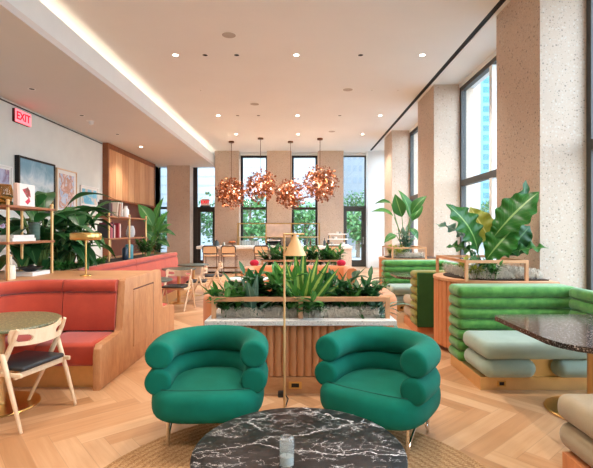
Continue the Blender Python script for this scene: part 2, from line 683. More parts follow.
    m['moss'] = simple('spanish_moss', hx('d6ccbd'), 0.95, var=0.2, scale=20)
    m['jute'] = jute_material()
    m['leaf_dark'] = leafmat('leaf_dark', hx('163820'), hx('2f6a35'), hx('5f8f55'))
    m['leaf_mid'] = leafmat('leaf_mid', hx('1f5228'), hx('4a8a3a'), hx('8fb56a'))
    m['leaf_bright'] = leafmat('leaf_bright', hx('205c22'), hx('3f8631'), hx('a3c878'), rough=0.35)
    m['leaf_yellow'] = leafmat('leaf_yellow', hx('7f9435'), hx('b3b14a'), hx('dcd98a'))
    m['leaf_stripe'] = leafmat('leaf_stripe', hx('2a6a2c'), hx('55922f'), None, 0.35, (hx('b5cc5e'), 0.24))
    m['leaf_blue'] = leafmat('leaf_blue_green', hx('3d6a55'), hx('7fa08a'), hx('a9c4ae'))
    m['tree_leaf'] = leafmat('tree_leaf', hx('38652f'), hx('5f8b4b'))
    m['tree_dark'] = leafmat('tree_leaf_dark', hx('2a5229'), hx('47703a'))
    m['bark'] = simple('bark', hx('6b5a48'), 0.9, var=0.3, scale=20)
    m['stem'] = simple('green_stem', hx('5b7a3d'), 0.5, var=0.2, scale=20)
    m['white'] = simple('white_paint', hx('ecebe8'), 0.5, var=0.01)
    m['paper'] = simple('white_paper', hx('e9e6e0'), 0.8, var=0.02)
    m['grille'] = simple('speaker_grille', hx('b5aaa0'), 0.8, var=0.02)
    m['bulb'] = emit('warm_bulb', (1.0, 0.80, 0.58), 4.5)
    m['down'] = emit('downlight_lens', (1.0, 0.9, 0.76), 14.0)
    m['cove'] = emit('cove_strip', (1.0, 0.86, 0.66), 20.0)
    m['exit_face'] = emit('exit_face_red', (1.0, 0.13, 0.15), 2.0)
    m['exit_letters'] = emit('exit_letters_red', (0.9, 0.01, 0.03), 0.9)
    m['clear'] = glass_pane('clear_glass', (0.93, 0.96, 0.95))
    m['tint'] = glass_pane('smoky_glass', (0.55, 0.62, 0.6))
    m['amber'] = glass_pane('amber_glass', (0.85, 0.68, 0.45))
mats()

# ================================================================== the room
m = M_
CEIL, SOF = 4.78, 4.18
struct('floor', MB().box(-6.2, 3.9, -4.2, 18.9, -0.1, 0.0), m['floor'])
struct('wall_left', MB().box(-6.2, -5.97, -4.2, 18.6, 0.0, SOF), m['plaster'])
struct('wall_front', MB().box(-6.2, 3.9, -4.3, -4.1, 0.0, 5.0), m['plaster'])
struct('trim_1', MB().box(-5.972, -5.955, -4.1, 18.0, 4.115, 4.14), m['black'])  # shadow gap below the soffit, drawn as a black strip

cm = MB()
cm.box(-4.25, 2.84, -4.1, 18.75, CEIL, CEIL + 0.12)
cm.box(2.94, 3.9, -4.1, 18.75, CEIL, CEIL + 0.12)
struct('ceiling', cm, m['ceiling'])
struct('trim_2', MB().box(2.84, 2.94, -4.1, 18.0, CEIL + 0.012, CEIL + 0.12), m['dark'])
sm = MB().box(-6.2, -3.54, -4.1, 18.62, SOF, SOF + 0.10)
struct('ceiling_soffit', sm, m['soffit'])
fm = MB().box(-3.59, -3.54, -4.1, 18.62, SOF + 0.10, 4.63)
struct('trim_3', fm, m['white_plaster'])
struct('trim_4', MB().box(-4.3, -4.22, -4.1, 18.62, SOF + 0.10, CEIL + 0.1), m['ceiling'])
t = thing('cove_light', 'long hidden light strip glowing in the ceiling cove above the white fascia', 'light', (-3.98, 7.0, SOF + 0.10))
MB().box(-0.03, 0.03, -11, 11, 0.0, 0.03).build('channel', m['white'], t)
MB().box(-0.02, 0.02, -11, 11, 0.03, 0.04).build('diffuser', m['cove'], t)

# back wall: terrazzo columns with full-height glazing between
BY = 18.0
for k, (x0, x1) in enumerate(((-5.44, -4.50), (-3.49, -2.495), (-1.35, -0.35), (0.736, 1.78))):
    struct('column_%d' % (k + 1), MB().box(x0, x1, BY, 18.75, 0, CEIL), m['stone'])
wb = MB()
wb.box(2.78, 3.9, BY, 18.75, 0, CEIL)
wb.box(-6.2, -5.97, BY, 18.75, 0, CEIL)
struct('wall_back', wb, m['white_plaster'])
hb = MB()
for x0, x1 in ((-5.97, -5.44), (-4.5, -3.49), (-2.495, -1.35), (-0.35, 0.736), (1.78, 2.78)):
    hb.box(x0, x1, 18.45, 18.75, 4.68, CEIL)
struct('trim_5', hb, m['white_plaster'])


def glazing(name, x0, x1, z0, z1, trans, y, fr, mat, wide=None, doorleaf=False, left_thick=0.0):
    """a window across x with a frame, one transom and two panes (built in local x-z, standing at depth y)"""
    o = bpy.data.objects.new(name, None)
    C.objects.link(o)
    o.location = (x0, y, 0)
    o['kind'] = 'structure'
    w = x1 - x0
    f = MB()
    f.box(0, fr + left_thick, -0.05, 0.05, z0, z1)
    f.box(w - fr, w, -0.05, 0.05, z0, z1)
    f.box(fr, w - fr, -0.05, 0.05, z1 - fr, z1)
    f.box(fr, w - fr, -0.05, 0.05, z0, z0 + fr)
    f.build('window_frame', mat, o, 0)
    MB().box(fr, w - fr, -0.06, 0.06, trans - 0.05, trans + 0.05).build('transom', mat, o, 0)
    MB().box(fr, w - fr, -0.006, 0.006, trans + 0.05, z1 - fr).build('pane', m['glass'], o, 0)
    if doorleaf:
        d = MB()
        s = 0.13
        d.box(fr + left_thick, fr + left_thick + s, -0.035, 0.035, z0 + 0.02, trans - 0.05)
        d.box(w - fr - s, w - fr, -0.035, 0.035, z0 + 0.02, trans - 0.05)
        d.box(fr + left_thick + s, w - fr - s, -0.035, 0.035, trans - 0.17, trans - 0.05)
        d.box(fr + left_thick + s, w - fr - s, -0.035, 0.035, z0 + 0.02, z0 + 0.27)
        lf = d.build('door_leaf', mat, o, 0)
        MB().box(fr + left_thick + s, w - fr - s, -0.006, 0.006, z0 + 0.27, trans - 0.17).build('pane', m['glass'], lf, 0)
        hd = MB()
        hd.tube([(w - fr - s / 2, -0.035, 0.95), (w - fr - s / 2, -0.09, 0.95), (w - fr - s / 2, -0.09, 1.25), (w - fr - s / 2, -0.035, 1.25)], 0.012)
        hd.build('door_handle', m['chrome'], lf)
    else:
        MB().box(fr, w - fr, -0.006, 0.006, z0 + fr, trans - 0.05).build('pane', m['glass'], o, 0)
    return o


glazing('window_1', -5.97, -5.44, 0.0, 4.68, 2.47, 18.6, 0.07, m['bframe'])
glazing('door_1', -4.5, -3.49, 0.0, 4.68, 2.47, 18.6, 0.07, m['bframe'], doorleaf=True, left_thick=0.1)
glazing('window_2', -2.495, -1.35, 0.0, 4.68, 2.45, 18.6, 0.09, m['bframe'])
glazing('window_3', -0.35, 0.736, 0.0, 4.68, 2.45, 18.6, 0.09, m['bframe'])
glazing('door_2', 1.78, 2.78, 0.0, 4.68, 2.5, 18.6, 0.06, m['frame'], doorleaf=True)

# right wall: deep terrazzo piers and tall two-light windows
PIERS = [(-3.4, -2.15), (1.1, 2.35), (5.5, 6.72), (9.85, 11.2), (14.35, 15.65)]
for k, (y0, y1) in enumerate(PIERS):
    struct('column_%d' % (k + 5), MB().box(3.0, 3.9, y0, y1, 0, CEIL), m['stone'])
wr = MB()
gaps = [(-4.1, -3.4)] + [(PIERS[i][1], PIERS[i + 1][0]) for i in range(4)] + [(15.65, 18.0)]
for y0, y1 in gaps:
    wr.box(3.58, 3.9, y0, y1, 0, 0.45)
    wr.box(3.56, 3.9, y0, y1, 4.70, CEIL)
struct('wall_right', wr, m['white_plaster'])
for k, (y0, y1) in enumerate(gaps[1:]):
    o = bpy.data.objects.new('window_%d' % (k + 4), None)
    C.objects.link(o)
    o.location = (3.63, y0, 0)
    o['kind'] = 'structure'
    L = y1 - y0
    f = MB()
    f.box(-0.05, 0.06, 0, 0.09, 0.45, 4.70)
    f.box(-0.05, 0.06, L - 0.09, L, 0.45, 4.70)
    f.box(-0.05, 0.06, 0.09, L - 0.09, 4.61, 4.70)
    f.box(-0.05, 0.06, 0.09, L - 0.09, 0.45, 0.54)
    f.build('window_frame', m['frame'], o, 0)
    MB().box(-0.05, 0.06, 0.09, L - 0.09, 2.5, 2.63).build('transom', m['frame'], o, 0)
    MB().box(-0.045, 0.055, L / 2 - 0.07, L / 2 + 0.05, 0.54, 4.61).build('mullion', m['white_plaster'], o, 0)
    MB().box(-0.006, 0.006, 0.09, L - 0.09, 2.63, 4.61).build('pane', m['glass'], o, 0)
    MB().box(-0.006, 0.006, 0.09, L - 0.09, 0.54, 2.5).build('pane', m['glass'], o, 0)

# ------------------------------------------------------------------ outside
struct('ground_outside', MB().box(-60, 120, 19.0, 140, -0.4, -0.12), simple('pale_paving', hx('7c7a76'), 0.9, var=0.06, scale=0.6))
struct('ground_outside.001', MB().box(3.95, 120, -40, 19.0, -0.4, -0.12), simple('pale_paving_side', hx('7c7a76'), 0.9, var=0.06, scale=0.6))


def building(name, x0, x1, y0, y1, h, wall, win, label, rows, cols, face='front', z0=1.2, wfrac=0.55, hfrac=0.5):
    b = thing(name, label, 'building', ((x0 + x1) / 2, y0, -0.12))
    w = (x1 - x0) / 2
    MB().box(-w, w, 0, y1 - y0, 0, h).build('facade', wall, b, 0)
    fh = (h - z0) / rows
    if face in ('front', 'both'):
        cw = 2 * w / cols
        for i in range(rows):
            for j in range(cols):
                cx, cz = -w + (j + 0.5) * cw, z0 + (i + 0.5) * fh
                MB().box(cx - cw * wfrac / 2, cx + cw * wfrac / 2, -0.04, 0.1, cz - fh * hfrac / 2, cz + fh * hfrac / 2).build('window', win, b, 0)
    if face in ('left', 'both'):
        n2 = max(1, int(cols * (y1 - y0) / (2 * w)))
        cw = (y1 - y0) / n2
        for i in range(rows):
            for j in range(n2):
                cy, cz = (j + 0.5) * cw, z0 + (i + 0.5) * fh
                MB().box(-w - 0.04, -w + 0.1, cy - cw * wfrac / 2, cy + cw * wfrac / 2, cz - fh * hfrac / 2, cz + fh * hfrac / 2).build('window', win, b, 0)
    MB().box(-w - 0.15, w + 0.15, -0.15, y1 - y0 + 0.15, h, h + 0.3).build('parapet', wall, b, 0)
    return b


bw = simple('pale_facade', hx('a2a7ab'), 0.8, var=0.02, scale=1)
bs = simple('stone_facade', hx('9c9999'), 0.8, var=0.03, scale=4)
wg = simple('grey_window_glass', hx('8b97a2'), 0.3, var=0.05)
tg = simple('teal_tower_glass', hx('226c83'), 0.25, var=0.25, scale=0.5)
tb = simple('teal_tower_bands', hx('5c97a5'), 0.4, var=0.05)
building('office_building', 4.2, 9.0, 53, 65, 20, bw, wg, 'white office block with a grid of small windows behind the right back door', 13, 7)
building('white_building', -15.5, 3.4, 46, 56, 22, bw, simple('pale_louvre', hx('90979c'), 0.6), 'plain pale building with faint horizontal bands behind the two bar windows', 22, 1, wfrac=0.98, hfrac=0.18)
building('low_building', -24, -13.6, 36, 42, 14, bw, wg, 'pale building with a blue-grey window seen past the wooden cabinet', 4, 4)
building('stone_building', 9.5, 16.4, 40, 50, 30, bs, simple('stone_joint', hx('949191'), 0.8), 'windowless pale stone building outside the right-hand windows', 10, 1, wfrac=0.99, hfrac=0.06)
building('glass_tower', 26.2, 48, 64, 80, 48, tb, tg, 'teal glass office tower outside the window by the large plant', 34, 1, 'both', 0.5, 0.96, 0.62)
building('glass_tower', 14.5, 24, 78, 90, 40, tb, tg, 'far teal glass tower with pale floor bands', 28, 1, 'both', 0.5, 0.96, 0.62)
aw = thing('dark_awning', 'dark awning on the pale building left of the exit door', 'awning', (-14.0, 31.0, -0.12))
MB().prism([(0, 2.9), (1.6, 2.4), (1.6, 2.0), (0, 2.0)], -4.0, 4.0, M=Matrix(((0, 0, 1, 0), (-1, 0, 0, 0), (0, 1, 0, 0), (0, 0, 0, 1)))).build('canopy', m['black'], aw, 0)
for s in (-3.8, 0, 3.8):
    MB().tube([(s, -1.5, 0), (s, -1.5, 2.05)], 0.06).build('awning_post', m['black'], aw)


def tree(x, y, h, r, mat, label, dense=1.0, seed=0):
    rr = random.Random(seed)
    tr = thing('tree', label, 'tree', (x, y, -0.12), 0, 'trees beyond the back windows')
    mb = MB()
    mb.tube([(0, 0, 0), (0.05, 0, h * 0.3), (-0.05, 0.05, h * 0.6), (0, 0, h * 0.85)], [0.13, 0.1, 0.07, 0.03])
    for k in range(6):
        a = rr.random() * 6.28
        z = h * rr.uniform(0.25, 0.6)
        mb.tube([(0, 0, z), (math.cos(a) * r * 0.35, math.sin(a) * r * 0.35, z + h * 0.15), (math.cos(a) * r * 0.7, math.sin(a) * r * 0.7, z + h * 0.25)], [0.05, 0.035, 0.015], 6)
    mb.build('trunk', m['bark'], tr)
    lf = MB()
    blobs = [(rr.uniform(-.6, .6) * r, rr.uniform(-.5, .5) * r, h * rr.uniform(0.3, 0.9), r * rr.uniform(0.35, 0.6)) for _ in range(9)]
    for i in range(int(850 * dense)):
        bx, by, bz, br = blobs[i % 9]
        d = Vector((rr.gauss(0, 1), rr.gauss(0, 1), rr.gauss(0, 1))).normalized()
        p = Vector((bx, by, bz)) + d * br * rr.uniform(0.55, 1.0)
        q = Vector((rr.gauss(0, 1), rr.gauss(0, 1), rr.gauss(0, 0.7))).normalized()
        lf.leaf(p, p + q * rr.uniform(0.2, 0.34), rr.uniform(0.13, 0.2), n=2, m=2, up=d, fold=0.1, tone=rr.random())
    lf.build('foliage', mat, tr, 180, False)
    return tr


T = [(-6.4, 26.5, 3.6, 1.5, 'tree_dark', 'dark leafy tree close outside the exit door on the left'),
     (-4.3, 30.0, 4.2, 1.7, 'tree_leaf', 'light green tree between the exit door and the left bar window'),
     (-2.9, 26.0, 3.9, 1.35, 'tree_leaf', 'light green tree filling the left bar window'),
     (-1.3, 31.0, 3.4, 1.5, 'tree_dark', 'darker tree behind the stone column between the bar windows'),
     (0.35, 27.0, 3.5, 1.4, 'tree_leaf', 'bright green tree filling the right bar window'),
     (2.0, 33.0, 4.0, 1.7, 'tree_leaf', 'green tree behind the column right of the bar windows'),
     (3.55, 27.0, 3.1, 1.15, 'tree_leaf', 'round green tree seen through the glass door at right'),
     (4.9, 38.0, 5.0, 1.9, 'tree_dark', 'tall tree in front of the white office block'),
     (-9.6, 34.0, 3.2, 1.5, 'tree_dark', 'dark tree left of the exit door outside')]
for k, (x, y, h, r, mt, lb) in enumerate(T):
    tree(x, y, h, r, m[mt], lb, 1.0, 40 + k)
tree(22.5, 52, 5.5, 2.2, m['tree_leaf'], 'light green street tree low outside the window by the large plant', 1.0, 71)

# ------------------------------------------------------------------ ceiling fittings
def downlight(x, y, z, label, lit, power, group):
    d = thing('recessed_downlight', label, 'downlight', (x, y, z), 0, group)
    MB().lathe([(0.048, 0.0), (0.048, -0.004), (0.068, -0.006), (0.07, 0.0)], 24, caps=False).build('trim_ring', m['white'], d)
    if lit:
        MB().lathe([(0.0, -0.002), (0.048, -0.002), (0.048, 0.0), (0.0, 0.0)], 20).build('lens', m['down'], d)
        la = bpy.data.lights.new('downlight_lamp', 'SPOT')
        la.energy = power
        la.color = (1.0, 0.89, 0.77)
        la.spot_size = math.radians(118)
        la.spot_blend = 0.7
        la.shadow_soft_size = 0.05
        lo = bpy.data.objects.new('downlight_lamp', la)
        C.objects.link(lo)
        lo.parent = d
        lo.location = (0, 0, -0.03)
    else:
        MB().lathe([(0.0, -0.002), (0.048, -0.002), (0.048, 0.0), (0.0, 0.0)], 20).build('aperture', m['dark'], d)
    return d


PW = 200.0
names = ['near', 'middle', 'far']
for r_, y in enumerate((8.2, 12.5, 14.9)):
    for c_, (x, lit) in enumerate(((-2.32, 1), (-1.77, 0), (-1.18, 0), (-0.07, 1), (1.13, 0), (2.28, 1))):
        if r_ == 2 and not lit:
            continue
        if r_ == 2:
            x *= 0.93
        pos = ['leftmost', 'second', 'third', 'fourth', 'fifth', 'rightmost'][c_]
        downlight(x, y, CEIL, '%s %s recessed downlight of the %s ceiling row' % (pos, 'lit' if lit else 'unlit dark', names[r_]), lit, PW, 'ceiling downlights')
for y in (4.0, -0.4):  # added rows out of view, there to light the foreground
    for x in (-2.32, -0.07, 1.3):
        downlight(x, y, CEIL, 'added downlight out of view over the coffee table and beyond', 1, PW * 0.75, 'added fill downlights above the viewer')
for y, lit, lb in ((14.0, 1, 'lit recessed downlight in the low soffit before the wooden cabinet'), (12.2, 0, 'small unlit downlight in the soffit beside the wooden cabinet'),
                   (10.2, 0, 'small unlit downlight in the soffit above the framed pictures'), (8.3, 0, 'small unlit downlight in the soffit right of the red exit sign')):
    downlight(-5.06, y, SOF, lb, lit, PW * 0.6, 'soffit downlights')
for y in (6.0, 1.5, 10.4):
    downlight(-4.75, y, SOF, 'lit recessed downlight in the soffit', 1, PW * 0.55, 'soffit downlights out of view') if y != 10.4 else None
ej = thing('adjustable_spotlight', 'white swivelling spotlight ball hanging from the soffit above the pictures', 'spotlight', (-5.1, 10.7, SOF))
MB().lathe([(0.0, -0.012), (0.09, -0.012), (0.095, 0.0), (0.0, 0.0)], 24).build('base', m['white'], ej)
b_ = MB()
b_.ball((0.02, 0, -0.05), 0.06, 2)
b_.build('spot_head', m['white'], ej)
for x, y, lb in ((-1.19, 7.36, 'large round speaker grille nearest the cove in the ceiling'), (-1.17, 11.36, 'round speaker grille in the ceiling left of centre'),
                 (1.11, 10.2, 'round speaker grille right of centre in the ceiling'), (1.05, 14.5, 'small far speaker grille before the copper pendants')):
    s_ = thing('ceiling_speaker', lb, 'speaker', (x, y, CEIL), 0, 'ceiling speaker grilles')
    MB().lathe([(0.115, 0.0), (0.115, -0.006), (0.135, -0.004), (0.135, 0.0)], 28, caps=False).build('rim', m['white'], s_)
    MB().lathe([(0.0, -0.005), (0.115, -0.005), (0.115, 0.0), (0.0, 0.0)], 28).build('grille', m['grille'], s_)
for x, y, lb in ((-2.3, 10.2, 'tiny ceiling sprinkler at left of the ceiling'), (1.67, 10.2, 'tiny ceiling sprinkler right of the speaker grille'), (2.27, 10.2, 'tiny ceiling sprinkler beside the black ceiling slot')):
    s_ = thing('ceiling_sprinkler', lb, 'sprinkler', (x, y, CEIL), 0, 'ceiling sprinklers')
    MB().lathe([(0.0, -0.006), (0.035, -0.005), (0.037, 0.0), (0.0, 0.0)], 16).build('cover_plate', m['white'], s_)
    MB().lathe([(0.0, -0.03), (0.01, -0.028), (0.01, -0.006), (0.0, -0.006)], 10).build('sprinkler_head', m['chrome'], s_)

# ------------------------------------------------------------------ exit signs
RX = Matrix(((0, 0, 1, 0), (1, 0, 0, 0), (0, 1, 0, 0), (0, 0, 0, 1)))   # text plane to the y-z plane, facing +x
es = thing('exit_sign', 'glowing red exit sign high on the left wall under the soffit', 'exit sign', (-5.97, 9.39, 3.915))
MB().box(0.0, 0.06, -0.27, 0.27, -0.14, 0.14, 0.01).build('housing', simple('red_housing', hx('5a2624'), 0.5), es)
MB().box(0.06, 0.068, -0.262, 0.262, -0.132, 0.132).build('face_panel', m['exit_face'], es)
text('EXIT', 0.23, 0.004, 'lettering', m['exit_letters'], es, Matrix.Translation((0.07, 0, 0)) @ RX)
es2 = thing('exit_sign', 'small red exit sign above the glass exit door at the back', 'exit sign', (-3.98, 18.46, 2.52))
MB().box(-0.2, 0.2, -0.04, 0.06, 0.0, 0.05, 0.005).build('base', m['black'], es2)
MB().box(-0.18, 0.18, -0.005, 0.005, 0.05, 0.32).build('clear_panel', simple('frosted_panel', hx('f1dede'), 0.4), es2)
text('EXIT', 0.17, 0.004, 'lettering', m['exit_letters'], es2, Matrix.Translation((0, -0.012, 0.19)) @ Matrix.Rotation(PI / 2, 4, 'X'))

# ------------------------------------------------------------------ world, lamps, camera
W = bpy.data.worlds.new('overcast_sky')
bpy.context.scene.world = W
W.use_nodes = True
nt = W.node_tree
nt.nodes.clear()
wo = nt.nodes.new('ShaderNodeOutputWorld')
bg = nt.nodes.new('ShaderNodeBackground')
tc = nt.nodes.new('ShaderNodeTexCoord')
sp = nt.nodes.new('ShaderNodeSeparateXYZ')
rp = nt.nodes.new('ShaderNodeValToRGB')
rp.color_ramp.elements[0].position = 0.0
rp.color_ramp.elements[0].color = (0.76, 0.89, 1.0, 1)
rp.color_ramp.elements[1].position = 0.6
rp.color_ramp.elements[1].color = (0.58, 0.79, 1.0, 1)
nt.links.new(tc.outputs['Generated'], sp.inputs[0])
nt.links.new(sp.outputs[2], rp.inputs[0])
nt.links.new(rp.outputs[0], bg.inputs[0])
bg.inputs[1].default_value = 5.8
nt.links.new(bg.outputs[0], wo.inputs[0])


def area(name, loc, rot, sx, sy, energy, col, portal=False):
    la = bpy.data.lights.new(name, 'AREA')
    la.shape = 'RECTANGLE'
    la.size, la.size_y = sx, sy
    la.energy = energy
    la.color = col
    o = bpy.data.objects.new(name, la)
    C.objects.link(o)
    o.location = loc
    o.rotation_euler = rot
    if portal:
        la.cycles.is_portal = True
    return o


for y0, y1 in gaps[1:]:
    area('daylight_portal', (3.78, (y0 + y1) / 2, 2.6), (0, PI / 2, 0), 4.2, y1 - y0 - 0.1, 1, (1, 1, 1), True)
for x0, x1 in ((-4.5, -3.49), (-2.495, -1.35), (-0.35, 0.736), (1.78, 2.78)):
    area('daylight_portal', ((x0 + x1) / 2, 18.72, 2.35), (-PI / 2, 0, 0), x1 - x0, 4.5, 1, (1, 1, 1), True)

cam = bpy.data.cameras.new('camera')
co = bpy.data.objects.new('camera', cam)
C.objects.link(co)
co.location = (0, 0, H)
co.rotation_euler = (PI / 2, 0, 0)
cam.sensor_fit = 'HORIZONTAL'
cam.sensor_width = 36.0
cam.lens = F / 593 * 36.0
cam.shift_x = -(300 - 296.5) / 593
cam.shift_y = -(234 - 231) / 593
cam.clip_end = 500
sc = bpy.context.scene
sc.camera = co
sc.view_settings.view_transform = 'Standard'
sc.view_settings.look = 'None'
sc.view_settings.exposure = 0.66
sc.view_settings.gamma = 1.0
sc.view_settings.use_curve_mapping = False

# ================================================================== centre group
# jute rug
rug = MB().lathe([(0.0, 0.0), (1.27, 0.0), (1.28, 0.006), (1.27, 0.012), (0.0, 0.014)], 96, (0, 0, 0)).build('round_rug', m['jute'])
rug.location = (-0.03, 2.36, 0.0)
tag(rug, 'round braided jute rug under the marble table and green armchairs', 'rug')
RUG = 0.013

# black marble coffee table
t = thing('coffee_table', 'round coffee table with a black white-veined marble top', 'table', (-0.005, 2.22, RUG))
MB().lathe([(0.0, 0.357), (0.515, 0.357), (0.533, 0.362), (0.535, 0.372), (0.533, 0.383), (0.525, 0.387), (0.0, 0.387)], 96).build('tabletop', m['marble'], t, 30)
MB().lathe([(0.0, 0.0), (0.27, 0.0), (0.272, 0.01), (0.06, 0.02), (0.045, 0.04), (0.045, 0.345), (0.2, 0.357), (0.0, 0.357)], 48).build('pedestal', m['black'], t)

# glass candle tumbler on the table
g = thing('candle_glass', 'clear glass candle tumbler with white wax on the marble table', 'candle', (-0.062, 2.06, RUG + 0.3875))
gm = MB()
gm.lathe([(0.0, 0.0), (0.030, 0.0), (0.034, 0.006), (0.035, 0.12), (0.031, 0.135), (0.022, 0.140), (0.021, 0.137), (0.029, 0.131), (0.0325, 0.118), (0.032, 0.012), (0.0, 0.010)], 40)
gm.build('glass_tumbler', m['cglass'], g)
MB().lathe([(0.0, 0.012), (0.0315, 0.012), (0.0315, 0.05), (0.0, 0.051)], 32).build('wax', simple('candle_wax', hx('d9dcd6'), 0.4), g)
MB().tube([(0, 0, 0.05), (0.001, 0, 0.066)], 0.001, 5).build('wick', m['black'], g)


# green padded-roll armchairs
def lounge_chair(loc, rz, label):
    t = thing('lounge_armchair', label, 'armchair', loc, rz, 'green roll armchairs')

    def ring(rad, y0, z, x1=None):
        pts = [(-rad * 0.97, y0, z), (-rad * 0.99, y0 + 0.07, z), (-rad, -0.06, z)]
        for k in range(19):
            a = PI - k * PI / 18
            pts.append((rad * math.cos(a), rad * math.sin(a) * 1.0, z))
        pts += [(rad, -0.06, z), (rad * 0.99, y0 + 0.07, z), (rad * 0.97, y0, z)]
        return pts
    MB().roll(ring(0.33, -0.215, 0.632), 0.096, 28, 0.32).build('upper_roll', m['emerald'], t, 60)
    MB().roll(ring(0.332, -0.232, 0.455), 0.091, 28, 0.32).build('lower_roll', m['emerald'], t, 60)
    # seat: a plump rounded drum, wider at the front
    mb = MB()
    bm = mb.bm
    rings = []
    prof = []
    for k in range(13):
        a = -PI / 2 + k / 12 * PI
        prof.append((1 - 0.28 * (1 - abs(math.cos(a)) ** 0.55), 0.31 + 0.102 * math.copysign(abs(math.sin(a)) ** 0.8, math.sin(a))))
    n = 48
    for sc_, z in [(0.0, 0.205)] + [(p * 0.66, 0.207) for p in (0.5, 1.0)] + prof + [(0.72 * 0.9, 0.418), (0.72 * 0.5, 0.432), (0.0, 0.437)]:
        if sc_ == 0:
            rings.append([bm.verts.new((0, 0.0, z))])
            continue
        row = []
        for j in range(n):
            a = 2 * PI * j / n
            ca, sa = math.cos(a), math.sin(a)
            ex = 0.62
            x = math.copysign(abs(ca) ** ex, ca) * 0.392 * sc_
            y = math.copysign(abs(sa) ** ex, sa) * 0.385 * sc_ + 0.02
            row.append(bm.verts.new((x, y, z)))
        rings.append(row)
    for p, q in zip(rings, rings[1:]):
        for j in range(n):
            j2 = (j + 1) % n
            if len(p) == 1:
                bm.faces.new((p[0], q[j2], q[j]))
            elif len(q) == 1:
                bm.faces.new((p[j], p[j2], q[0]))
            else:
                bm.faces.new((p[j], p[j2], q[j2], q[j]))
    seat = mb.build('seat_cushion', m['emerald'], t, 180)
    pip = [(-0.30 + 0.6 * k / 14, -0.262 + 0.03 * (abs(k - 7) / 7) ** 3, 0.4125) for k in range(15)]
    MB().tube(pip, 0.0035, 6).build('piping', simple('dark_emerald_piping', hx('0b4c3f'), 0.9), seat)
    sm_ = []
    for sx in (-1, 1):
        MB().tube([(sx * 0.27, -0.16, 0.0), (sx * 0.27, -0.16, 0.21)], 0.013, 12).build('leg', m['chrome'], t)
        MB().tube([(sx * 0.27, 0.26, 0.0), (sx * 0.27, 0.26, 0.21)], 0.013, 12).build('leg', m['chrome'], t)
        st = [(sx * 0.27, -0.16 + 0.01, 0.03)] + [(sx * 0.27, -0.16 + 0.42 * k / 8, 0.04 + 0.11 * math.sin(PI * k / 8)) for k in range(1, 8)] + [(sx * 0.27, 0.25, 0.03)]
        MB().tube(st, 0.009, 8).build('stretcher', m['chrome'], t)
    return t


lounge_chair((-0.655, 3.225, RUG - 0.001), math.radians(3), 'emerald green roll armchair left of the floor lamp')
lounge_chair((0.572, 3.175, RUG - 0.001), math.radians(-34), 'emerald green roll armchair right of the floor lamp, turned towards the table')

# brass floor lamp
lp = thing('floor_lamp', 'slim brass floor lamp with a cone shade between the green armchairs', 'floor lamp', (-0.121, 3.42, RUG))
MB().lathe([(0.0, 0.0), (0.115, 0.0), (0.118, 0.006), (0.113, 0.014), (0.02, 0.018), (0.0, 0.018)], 48).build('base', m['gold'], lp)
MB().tube([(0, 0, 0.015), (0, 0, 1.463)], 0.0085, 12).build('pole', m['shade'], lp)
MB().tube([(-0.0085, 0, 1.463), (0.155, 0, 1.463)], 0.0075, 10).build('arm', m['shade'], lp)
shd = MB().lathe([(0.012, 1.457), (0.014, 1.45), (0.089, 1.298), (0.087, 1.297), (0.011, 1.447), (0.0, 1.448), (0.0, 1.457)], 48, (0.082, 0, 0)).build('lamp_shade', m['shade'], lp)
bb = MB()
bb.ball((0.082, 0, 1.34), 0.025, 2)
bb.build('bulb', m['lamp_glass'], shd)


def point(name, parent, loc, e, col=(1.0, 0.72, 0.45), r=0.03):
    la = bpy.data.lights.new(name, 'POINT')
    la.energy = e
    la.color = col
    la.shadow_soft_size = r
    o = bpy.data.objects.new(name, la)
    C.objects.link(o)
    o.parent = parent
    o.location = loc
    return o


plug = thing('floor_plug', 'small black cable plug on the floor behind the floor lamp', 'plug', (-0.165, 3.98, 0))
MB().box(-0.035, 0.035, -0.02, 0.03, 0.0, 0.05, 0.008).build('housing', m['rubber'], plug)
MB().tube([(0.03, 0, 0.02), (0.06, -0.06, 0.006), (0.05, -0.16, 0.006), (0.04, -0.24, 0.006)], 0.005, 6).build('cable', m['rubber'], plug)


